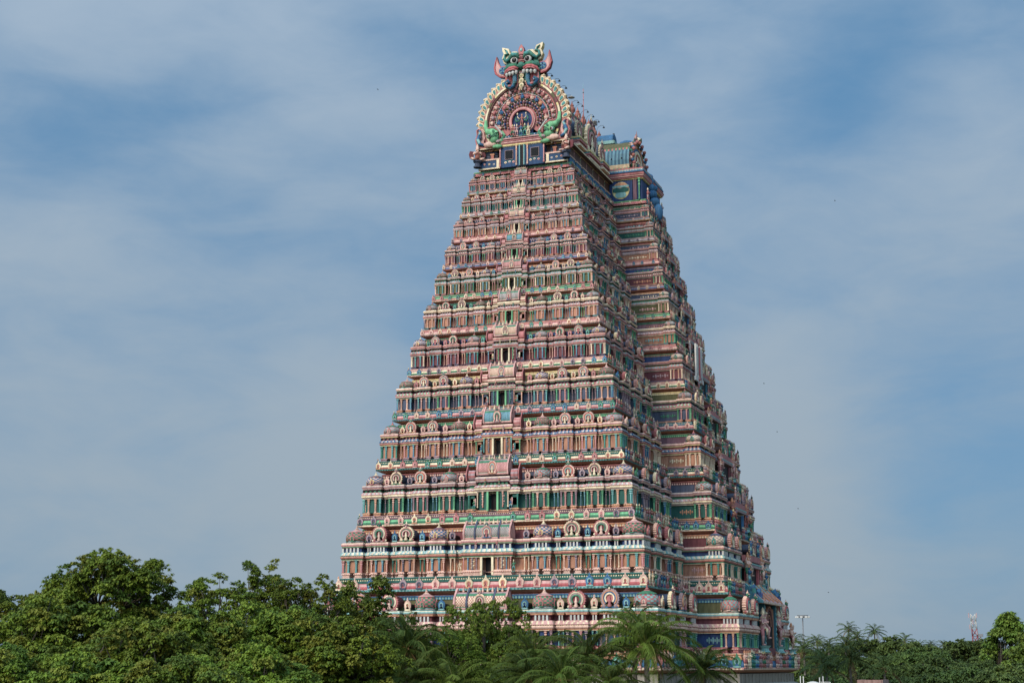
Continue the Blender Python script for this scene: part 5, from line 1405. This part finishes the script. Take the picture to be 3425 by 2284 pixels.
def tree(kind, x, y, top, r, label, cat, group, rot=None, vz=None):
    cm, bm_, R, hz = PROTO[kind]
    s = r / R; sz = s if vz is None else s * vz
    root = empty('broadleaf_tree', (x, y, 0)); tag(root, label, cat, group)
    rz = rnd.uniform(0, 6.28) if rot is None else rot
    ztop = hz * (1.0 if kind[:5] != 'spars' else 1.3)
    zc = top - ztop * sz
    for nm, me in (('crown', cm), ('branches', bm_)):
        o = bpy.data.objects.new(nm, me); col.objects.link(o); o.parent = root; o.location = (0, 0, zc); o.rotation_euler = (0, 0, rz); o.scale = (s, s, sz)
    b = MB(); zb = zc - hz * sz * .75; tr = .06 * r + .12
    b.path([(x, y, -.2), (x + .1, y, .5), (x + .25, y + .1, zb * .5), (x, y, max(zb, 1) + .2)], [tr * 1.6, tr * 1.15, tr, tr * .75], 9, lin(96, 82, 68))
    b.build('trunk', M_BARK, root, (x, y, 0))
    return root
GT = 'leafy trees left of the tower'
TREES = [
    # x, y, top, radius, kind, label
    (-10.8, -52.3, 18.3, 4.0, 'dense2', 'small round tree top at the far left edge of the trees'),
    (-9.5, -43.3, 21.0, 4.3, 'dense1', 'tallest leafy tree of the left group, with a wide domed crown'),
    (-2.6, -49.2, 16.4, 2.0, 'sparse2', 'thin branches reaching right of the tallest leafy tree'),
    (-2.0, -58.6, 17.3, 4.3, 'dense3', 'bushy tree in front of and below the tallest leafy tree'),
    (5.8, -62.9, 15.9, 3.9, 'dense1', 'bright leafy tree below the dip in the left skyline'),
    (5.0, -70.8, 14.6, 3.4, 'dense2', 'low bright tree in the bottom left corner'),
    (-3.1, -40.2, 19.7, 2.8, 'mid', 'twin-tipped open-crowned tree right of the gap in the trees'),
    (-3.4, -33.4, 20.9, 2.2, 'sparse1', 'tall thin sprig-topped tree between the gap and the tower'),
    (1.3, -35.4, 19.8, 2.8, 'mid', 'open-crowned tree with bare twigs touching the tower edge'),
    (2.2, -28.3, 19.4, 4.1, 'sparse2', 'loose airy tree over the lower left tower corner'),
    (4.9, -56.4, 16.6, 4.4, 'dense2', 'dense tree filling the middle of the left group'),
    (6.5, -50.8, 16.9, 4.4, 'dense3', 'dense tree below the thin sprig-topped one'),
    (13.7, -65.1, 14.6, 3.4, 'dense1', 'near tree low in the middle left foreground'),
    (10.6, -50.9, 16.4, 4.0, 'dense2', 'dense dark-gapped tree before the lower left tower corner'),
    (9.7, -72.3, 14.2, 3.4, 'dense3', 'low near tree at the bottom left, right of the corner'),
    (14.0, -71.9, 14.1, 3.2, 'dense2', 'lowest near tree at the bottom, left of centre'),
    (1.5, -24.2, 16.0, 2.9, 'dense1', 'small low tree between the left group and the palms'),
]
for i, (x, y, tp, r, kd, lb) in enumerate(TREES): tree(kd, x, y, tp, r, lb, 'tree', GT)
tree('fine', 8.6, -21.3, 18.7, 3.7, 'round dense tree standing right in front of the tower base', 'tree', None, 1.2, 1.4)
tree('fine', 7.2, -26.1, 16.3, 2.6, 'low shoulder tree left of the round tree at the tower base', 'tree', None, 2.6)
tree('fine', 13.3, -30.1, 14.2, 3.3, 'low bright tree among the palms at the bottom, below the round tree', 'tree', None, 4.0)
FAR = [
    (35.5, 170.1, 22.6, 5.0, 'cone', 'tall pointed leafy tree at the right edge of the picture'), (39.6, 140.2, 18.5, 4.6, 'cone', 'dark tree at the far right edge beside the pointed one'),
    (25.1, 199.5, 19.2, 4.2, 'far1', 'round dark tree left of the lattice mast'), (27.9, 215, 19.6, 3.4, 'far1', 'small dark tree right behind the lattice mast'),
    (11.8, 198.2, 18.9, 6.6, 'flat', 'wide flat-topped dark tree in the middle of the right skyline'), (19.2, 168.9, 16.6, 5.2, 'flat', 'flat-topped dark tree in front of the wide one'),
    (20.4, 209.1, 17.0, 5.6, 'far2', 'light green tree right of the wide flat-topped one'), (25.9, 129.3, 14.6, 5.5, 'flat', 'low spreading dark tree, bottom right'),
    (38.0, 108.2, 13.9, 4.2, 'far2', 'olive green tree in the bottom right corner'), (31.6, 119.8, 13.9, 4.3, 'far1', 'low dark tree left of the bottom right corner'),
    (-5.1, 195.8, 17.0, 3.6, 'far2', 'bright green tree behind the base of the lamp mast'), (18.5, 128.5, 13.9, 4.0, 'far1', 'dark low tree amid the right-hand palms'),
    (31.6, 172, 16.2, 3.0, 'far1', 'small dark tree beside the cream house wall'), (-12.6, 285.8, 18.6, 4.8, 'far2', 'distant pale tree just right of the tower'),
    (37.5, 90.1, 12.9, 3.4, 'far2', 'nearest olive tree at the bottom right edge'), (26.5, 99.3, 12.9, 3.8, 'far1', 'nearest dark tree at the bottom, right of the palms'),
    (4.1, 166.9, 15.6, 4.0, 'far2', 'yellow-green tree behind the two near right palms'), (14.6, 230, 18.6, 5.0, 'far1', 'dark tree behind the flat-topped one'), (8.5, 190, 16.2, 4.5, 'far1', 'dark tree under the tallest right-hand palms'),
    (0.0, 150, 14.2, 4.5, 'far2', 'leafy tree beside the tower base on the right'), (23, 240, 17.8, 5, 'far2', 'pale tree on the right skyline before the mast'), (10.5, 120, 13.0, 4.4, 'far1', 'shaded tree between the near right palms'),
    (30.5, 150, 14.9, 3.8, 'flat', 'flat dark tree under the lattice mast'), (33.5, 190, 17.6, 4.2, 'far1', 'dark tree between the mast and the pointed tree'),
]
for x, y, tp, r, kd, lb in FAR: tree(kd, x, y, tp - .2, r * 1.15, lb, 'tree', 'trees right of the tower', None, None)

# ---- coconut palms
def palm_proto(seed, nf, L_, nleaf, lw, ll, tone, dead=2):
    rs = np.random.RandomState(seed)
    b = MB(); Vs = []; Cs = []
    for k in range(nf):
        az = k * 2.39996 + rs.uniform(-.3, .3)
        q = k / (nf - 1)
        el = radians(84 - 112 * q ** .9 + rs.uniform(-8, 8))
        Lf = L_ * rs.uniform(.85, 1.1) * (.85 if q < .15 else 1)
        nseg = 16
        p = np.zeros(3); e = el; h = np.array((cos(az), sin(az), 0.)); pts = [p.copy()]
        cv = rs.uniform(.9, 1.5) * (1.35 if el > .2 else .8) / nseg
        sw = rs.uniform(-.25, .25) / nseg; a2 = az
        dirs = []
        for s_ in range(nseg):
            d = np.array((cos(a2) * cos(e), sin(a2) * cos(e), sin(e))); dirs.append(d)
            p = p + d * Lf / nseg; pts.append(p.copy()); e -= cv * (.4 + 1.2 * s_ / nseg); a2 += sw
        ctone = np.array(tone) * rs.uniform(.8, 1.2) * (1 if k < nf - dead else 0) + (np.array((.16, .10, .045)) if k >= nf - dead else 0)
        yel = np.array((.15, .16, .035)) if k < nf - dead else np.array((.2, .12, .05))
        b.path(pts, [.045 * (1 - .85 * i / nseg) + .006 for i in range(nseg + 1)], 4, tuple(yel))
        pts = np.array(pts)
        for j in range(nleaf):
            t_ = .12 + .88 * (j + rs.rand() * .5) / nleaf
            i = min(int(t_ * nseg), nseg - 1); fr_ = t_ * nseg - i
            P0 = pts[i] * (1 - fr_) + pts[i + 1] * fr_; d = dirs[i]
            sd_ = np.cross(d, (0, 0, 1)); sd_ /= np.linalg.norm(sd_) + 1e-6
            up = np.cross(sd_, d)
            ln = ll * (sin(pi * min(1, t_ * .93 + .08)) ** .55 + .12) * rs.uniform(.85, 1.1)
            for s_ in (-1, 1):
                d0 = d * .55 + sd_ * s_ * .9 + up * .22; d0 /= np.linalg.norm(d0)
                d1 = d0 * .62 + np.array((0, 0, -.62)) + d * .1 + rs.normal(0, .24, 3) + np.array((-.10, .0, -.15)); d1 /= np.linalg.norm(d1)
                w2 = np.cross(d0, (0, 0, 1)); w2 = w2 / (np.linalg.norm(w2) + 1e-6) * lw + up * lw * .4
                A = P0; B_ = P0 + d0 * ln * .42; Cc = B_ + d1 * ln * .6
                Vs.append([A - w2 * .5, A + w2 * .5, B_ - w2, B_ + w2, Cc - w2 * .15, Cc + w2 * .15])
                cq = ctone * rs.uniform(.85, 1.15); Cs += [cq, cq]
    V = np.array(Vs).reshape(-1, 3); n = len(Vs); base = np.arange(n) * 6 + b.nv
    F = np.stack([base, base + 1, base + 3, base + 2, base + 2, base + 3, base + 5, base + 4], 1).reshape(-1)
    b.V.append(V); b.Lp.append(F.astype(np.int32)); b.Ln.append(np.full(2 * n, 4, np.int32)); b.C.append(np.array(Cs)); b.S.append(np.zeros(2 * n, bool)); b.nv += len(V)
    nuts = MB()
    for k in range(9):
        a = k * .9; nuts.ell((.28 * cos(a), .28 * sin(a), -.35 - .12 * (k % 3)), (.13, .13, .16), lin(120, 120, 50) if k % 3 else lin(150, 95, 45), 8, 6)
    for k in range(5):
        a = k * 1.3 + .4; nuts.path([(0, 0, -.05), (.3 * cos(a), .3 * sin(a), .18), (.6 * cos(a), .6 * sin(a), .0)], [.03, .03, .015], 4, lin(200, 130, 60))
    nuts.lathe([(.12, -.5), (.2, -.2), (.22, 0), (.12, .3), (.03, .7)], 8, lin(130, 110, 60), (0, 0, 0), True)
    return mesh_of(b, 'fronds', M_PALM), mesh_of(nuts, 'coconuts', M_BARK)
TP = (.066, .092, .014)
PP_ = [palm_proto(1, 32, 4.6, 58, .025, .95, TP), palm_proto(2, 30, 4.4, 58, .025, 1.0, (.095, .125, .018), 1), palm_proto(3, 34, 4.3, 56, .025, .9, (.055, .08, .014))]
PF_ = [palm_proto(11, 20, 4.4, 26, .05, .9, (.07, .095, .025)), palm_proto(12, 22, 4.2, 26, .05, .85, (.06, .085, .022)), palm_proto(13, 18, 4.5, 26, .05, .9, (.085, .11, .028))]
def palm(x, y, z, sc_, k, far, label, group, rot):
    root = empty('coconut_palm', (x, y, 0)); tag(root, label, 'palm tree', group)
    fm_, nm_ = (PF_ if far else PP_)[k % 3]
    for nm, me in (('fronds', fm_), ('coconuts', nm_)):
        o = bpy.data.objects.new(nm, me); col.objects.link(o); o.parent = root; o.location = (0, 0, z); o.rotation_euler = (0, 0, rot); o.scale = (sc_,) * 3
    b = MB(); lean = rnd.uniform(-.6, .6)
    n = 14
    b.path([(x + lean * (1 - (i / n)) ** 2, y, z * i / n - .1) for i in range(n + 1)], [.24 if i == 0 else .15 + (.012 if i % 2 else 0) for i in range(n + 1)], 8, [lin(120, 108, 92), lin(98, 88, 76)])
    b.build('trunk', M_BARK, root, (x, y, 0))
GP = 'coconut palms in front of the tower'
NEAR = [(20.3, -24.0, 15.9, .80, 0, 'highest coconut palm in front of the tower, behind the bright one', .4), (23.6, -33.0, 15.1, .92, 1, 'large bright coconut palm right of centre at the bottom', 1.9),
        (20.6, -35.9, 14.1, .80, 2, 'dark coconut palm left of the large bright one', 3.0), (14.9, -29.5, 14.3, .75, 0, 'coconut palm right of the round tree with one upright frond', 5.1),
        (10.9, -41.3, 14.9, .85, 2, 'shaggy coconut palm left of the round tree', 2.2), (8.9, -42.0, 13.9, .62, 1, 'low coconut palm beside the shaggy one, at the bottom edge', 3.7),
        (26.2, -28.5, 13.6, .66, 2, 'coconut palm at the right end of the near row', 1.0), (21.6, -44.0, 13.1, .66, 0, 'low coconut palm at the bottom, left of the bright one', 2.7),
        (15.8, -45.9, 12.6, .7, 1, 'low coconut palm at the bottom, under the round tree', .2), (24.6, -44.2, 12.8, .6, 0, 'nearest low coconut palm under the bright one', 4.4), (17.6, -31.5, 13.9, .64, 1, 'slender coconut palm between the dark and the upright-frond palms', 5.9),
        (12.9, -44.5, 12.9, .72, 0, 'coconut palm at the bottom just right of the shaggy one', 1.4), (18.9, -42.0, 13.3, .62, 2, 'small coconut palm at the bottom edge under the slender one', 2.1)]
for x, y, z, s_, k, lb, ro in NEAR: palm(x, y, z, s_, k, False, lb, GP, ro)
FARP = [(-6.7, 266.4, 21.7, .72, 0, 'tallest distant coconut palm right of the tower'), (-1.8, 277.2, 21.4, .75, 1, 'second tallest distant palm, right of the tallest'), (6.6, 268.1, 19.0, .72, 2, 'distant palm standing alone on the skyline'),
        (-7.8, 195.3, 17.9, .7, 1, 'distant palm touching the tower edge'), (-7.9, 225.8, 18.1, .65, 2, 'distant palm just right of the lamp mast'), (-7.0, 236.0, 17.5, .65, 0, 'small palm left of the tallest distant one'),
        (-6.0, 276.6, 19.9, .7, 2, 'palm between the two tallest distant ones'), (6.9, 298.3, 18.0, .6, 0, 'small distant palm right of the lone palm'), (1.3, 388.2, 19.4, .62, 1, 'tiny palm far off on the skyline'), (5.3, 388.5, 19.4, .62, 2, 'second tiny palm far off on the skyline'),
        (16.5, 82.8, 12.5, .85, 0, 'near right coconut palm low beside the white water tank'), (21.0, 73.4, 13.5, .9, 1, 'near right coconut palm with wide open fronds'), (23.9, 83.8, 12.4, .8, 2, 'feathery young palm right of the wide open one'),
        (6.1, 126.7, 15.3, .8, 0, 'mid-distance palm beside the tower base'), (6.9, 167.3, 16.6, .8, 1, 'mid-distance palm below the tallest distant one'), (1.5, 136.1, 14.6, .85, 2, 'mid-distance palm half behind the tower ledge'),
        (11.5, 110.0, 13.6, .9, 1, 'palm behind the near right palms'), (3.5, 200, 17.0, .75, 0, 'palm in the middle of the right-hand grove')]
for x, y, z, s_, k, lb in FARP: palm(x, y, z + 1.2, s_ * 1.1, k, True, lb, 'coconut palms right of the tower', rnd.uniform(0, 6))

# ---- far-off woodland on the horizon: one uncountable mass
rs = np.random.RandomState(5)
cen = []
for k in range(900):
    a = rs.uniform(radians(-75), radians(35)); d = rs.uniform(420, 950)
    cx, cy = 50 + d * sin(a), -130 + d * cos(a); r = rs.uniform(5, 9); h = rs.uniform(7, 12.5)
    v = rs.normal(size=(34, 3)); v /= np.linalg.norm(v, axis=1)[:, None]; v[:, 2] = np.abs(v[:, 2])
    cen.append(np.array((cx, cy, h - 3)) + v * np.array((r, r, 3.6)))
    cen.append(np.array((cx, cy, h * .45)) + v[:16] * np.array((r, r, 4.5)))
cen = np.concatenate(cen)
tone = np.array((.05, .075, .032)) * rs.uniform(.7, 1.3, (len(cen), 1))
wl = blades(cen, np.tile((0, 0, 1.), (len(cen), 1)), 2, 3.2, .95, tone, rs)
tag(wl.build('distant_woodland', M_LEAF, None, (0, 500, 0)), 'band of far-off trees along the horizon', 'woodland', None, 'stuff')

# ================================================================ SMALL THINGS
# high-mast street light
r = empty('high_mast_light', (-26.1, 314, 0)); tag(r, 'tall thin grey mast with a ring of lamps right of the tower', 'lamp mast')
b = MB(); b.path([(-26.1, 314, 0), (-26.1, 314, 28)], [.3, .16], 10, P['grey']); b.build('mast', M_METAL, r, (-26.1, 314, 0))
b = MB()
for k in range(14):
    a0, a1 = 2 * pi * k / 14, 2 * pi * (k + 1) / 14
    for rr, z in ((1.35, 27.6), (1.5, 28.0)): b.tube((-26.1 + rr * cos(a0), 314 + rr * sin(a0), z), (-26.1 + rr * cos(a1), 314 + rr * sin(a1), z), .1, .1, 5, P['grey'])
for k in range(4):
    a = k * pi / 2; b.tube((-26.1, 314, 27.8), (-26.1 + 1.8 * cos(a), 314 + 1.8 * sin(a), 27.6), .08, .08, 5, P['grey'])
b.build('lamp_ring', M_METAL, r, (-26.1, 314, 27.5))
for k in range(8):
    a = k * pi / 4; b = MB(); b.box((-26.1 + 1.7 * cos(a), 314 + 1.7 * sin(a), 27.6), (.34, .34, .2), P['white']); b.build('lamp_head', M_METAL, r, (-26.1 + 1.7 * cos(a), 314 + 1.7 * sin(a), 27.6))
# red and white lattice telecom mast, slightly out of plumb
r = empty('lattice_mast', (27.4, 219.6, 0)); tag(r, 'red and white steel lattice telecom mast above the right-hand trees', 'mast')
b = MB(); zt = 24.9
def leg(q, z): tt = z / zt; w_ = .78 - .3 * tt; return (27.4 - 1.1 * tt + q[0] * w_, 219.6 + q[1] * w_, z)
qs = [(-1, -1), (1, -1), (1, 1), (-1, 1)]
for k in range(16):
    z0, z1 = zt * k / 16, zt * (k + 1) / 16; c = P['white'] if (k // 2) % 3 == 1 else lin(150, 50, 50)
    for i in range(4):
        b.tube(leg(qs[i], z0), leg(qs[i], z1), .09, .09, 4, c)
        b.tube(leg(qs[i], z0), leg(qs[(i + 1) % 4], z1), .05, .05, 4, c); b.tube(leg(qs[(i + 1) % 4], z0), leg(qs[i], z1), .05, .05, 4, c); b.tube(leg(qs[i], z0), leg(qs[(i + 1) % 4], z0), .05, .05, 4, c)
b.build('lattice', M_METAL, r, (27.4, 219.6, 0))
for k, (dx, z) in enumerate(((-.8, 24.6), (.8, 24.6), (0, 23.2), (-.7, 22.2), (.7, 21.0))):
    b = MB(); b.box((26.3 + dx, 218.7, z), (.1, .1, .5), P['mauve']); b.build('panel_antenna', M_METAL, r, (26.3 + dx, 218.7, z))
r = empty('slim_mast', (11.5, 470, 0)); tag(r, 'tiny red and white mast on the skyline between the palms', 'mast')
b = MB()
for k in range(8): b.tube((11.5, 470, 3.2 * k), (11.5, 470, 3.2 * (k + 1)), .32, .3, 6, P['white'] if k % 2 else P['rose'])
b.build('shaft', M_METAL, r, (11.5, 470, 0)); b = MB(); b.box((11.5, 470, 25.2), (.9, .9, .5), P['grey']); b.build('lamp_head', M_METAL, r, (11.5, 470, 25.2))
# buildings glimpsed through the trees
def house(x, y, w_, d_, h, c, label, roofc, win=3):
    r = empty('house', (x, y, 0)); tag(r, label, 'building', 'houses among the trees')
    b = MB(); b.box((x, y, h / 2), (w_, d_, h / 2), c); b.build('wall', M_PL, r, (x, y, 0))
    b = MB(); b.box((x, y, h + .15), (w_ + .2, d_ + .2, .15), roofc); b.box((x, y - d_ - .05, h + .6), (w_, .12, .35), c); b.box((x - w_, y, h + .6), (.12, d_, .35), c); b.box((x + w_, y, h + .6), (.12, d_, .35), c); b.build('roof', M_PL, r, (x, y, h))
    for k in range(win):
        for z in (h - 2, h - 5.2):
            if z < 1.5: continue
            xx = x + (k - (win - 1) / 2) * (2 * w_ / win)
            b = MB(); b.box((xx, y - d_ - .02, z), (.6, .06, .75), P['dark']); f_ = b.build('window', M_PL, r, (xx, y - d_, z))
            b = MB(); b.box((xx, y - d_ - .08, z + .85), (.8, .25, .06), P['white']); b.box((xx, y - d_ - .05, z - .8), (.72, .1, .05), P['white']); b.build('frame', M_PL, f_, (xx, y - d_, z))
house(23.2, 291, 3.0, 3, 17.6, P['white'], 'white building behind the lattice mast, seen through trees', P['grey'])
house(30.3, 172, 2.6, 2.6, 13.4, P['cream'], 'cream house wall glimpsed under the small dark tree', P['stone'])
house(27.8, 42, 1.2, 2.5, 11.6, lin(158, 118, 104), 'brown brick house top at the bottom edge, by the near palms', P['brown'], 1)
# white rooftop tank with posts and rails
r = empty('water_tank', (30.3, -11.0, 0)); tag(r, 'white rooftop water tank with posts and a rail, bottom edge right', 'water tank')
r2 = empty('house', (30.3, -8.8, 0)); tag(r2, 'flat-roofed cream house under the white water tank', 'building', 'houses among the trees')
b = MB(); b.box((30.3, -9.6, 5.4), (2.6, 2.2, 5.4), P['cream']); b.build('wall', M_PL, r2, (30.3, -9.6, 0))
b = MB(); b.box((30.3, -9.6, 10.9), (2.75, 2.35, .12), P['stone']); b.build('roof', M_PL, r2, (30.3, -9.6, 10.8))
b = MB(); b.lathe([(.62, 11.0), (.66, 11.9), (.6, 12.35), (.52, 12.6), (.46, 12.72), (.2, 12.8), (0, 12.82)], 20, P['white'], (30.3, -11, 0), True); b.build('tank', M_METAL, r, (30.3, -11, 11))
b = MB()
for x, z in ((29.3, 13.2), (29.52, 13.18), (30.72, 13.1), (30.98, 13.18), (31.5, 12.75)): b.path([(x, -10.6, 11), (x, -10.6, z)], .035, 6, P['white'])
b.path([(30.72, -10.6, 12.75), (31.5, -10.6, 12.75)], .03, 6, P['white']); b.build('rail', M_METAL, r, (30.3, -10.6, 11))
# birds
for i, (x, y, z, lb) in enumerate([(15.4, 118, 88.4, 'tiny bird high in the sky right of the tower top'), (-57.1, 96.3, 109.4, 'tiny bird high in the sky left of the tower top'), (3.1, 116, 58.5, 'tiny bird right of the tower at mid height'),
                                   (4.9, 116.3, 50.6, 'tiny bird low right of the emblem panel'), (11.8, 117.5, 25.2, 'lowest tiny bird over the distant palms'), (7.7, 116.8, 38.3, 'tiny bird over the lamp mast')]):
    x0_, y0_, z0_ = x, y, z
    b = MB(); b.path([(x - .12, y, z), (x, y, z), (x + .2, y, z + .02)], [.02, .06, .02], 6, P['grey'])
    for q in (-1, 1): b.add([(x - .08, y, z + .03), (x + .1, y, z + .03), (x + .02 + .1 * q, y - q * .35, z + .18), (x - .1, y - q * .75, z + .06), (x - .12, y - q * .3, z + .14)], [(0, 1, 2, 4), (4, 2, 3)], P['black'])
    o = b.build('bird', M_METAL, None, (x, y, z)); o.scale = (.6, .6, .6); tag(o, lb, 'bird', 'birds in the sky')
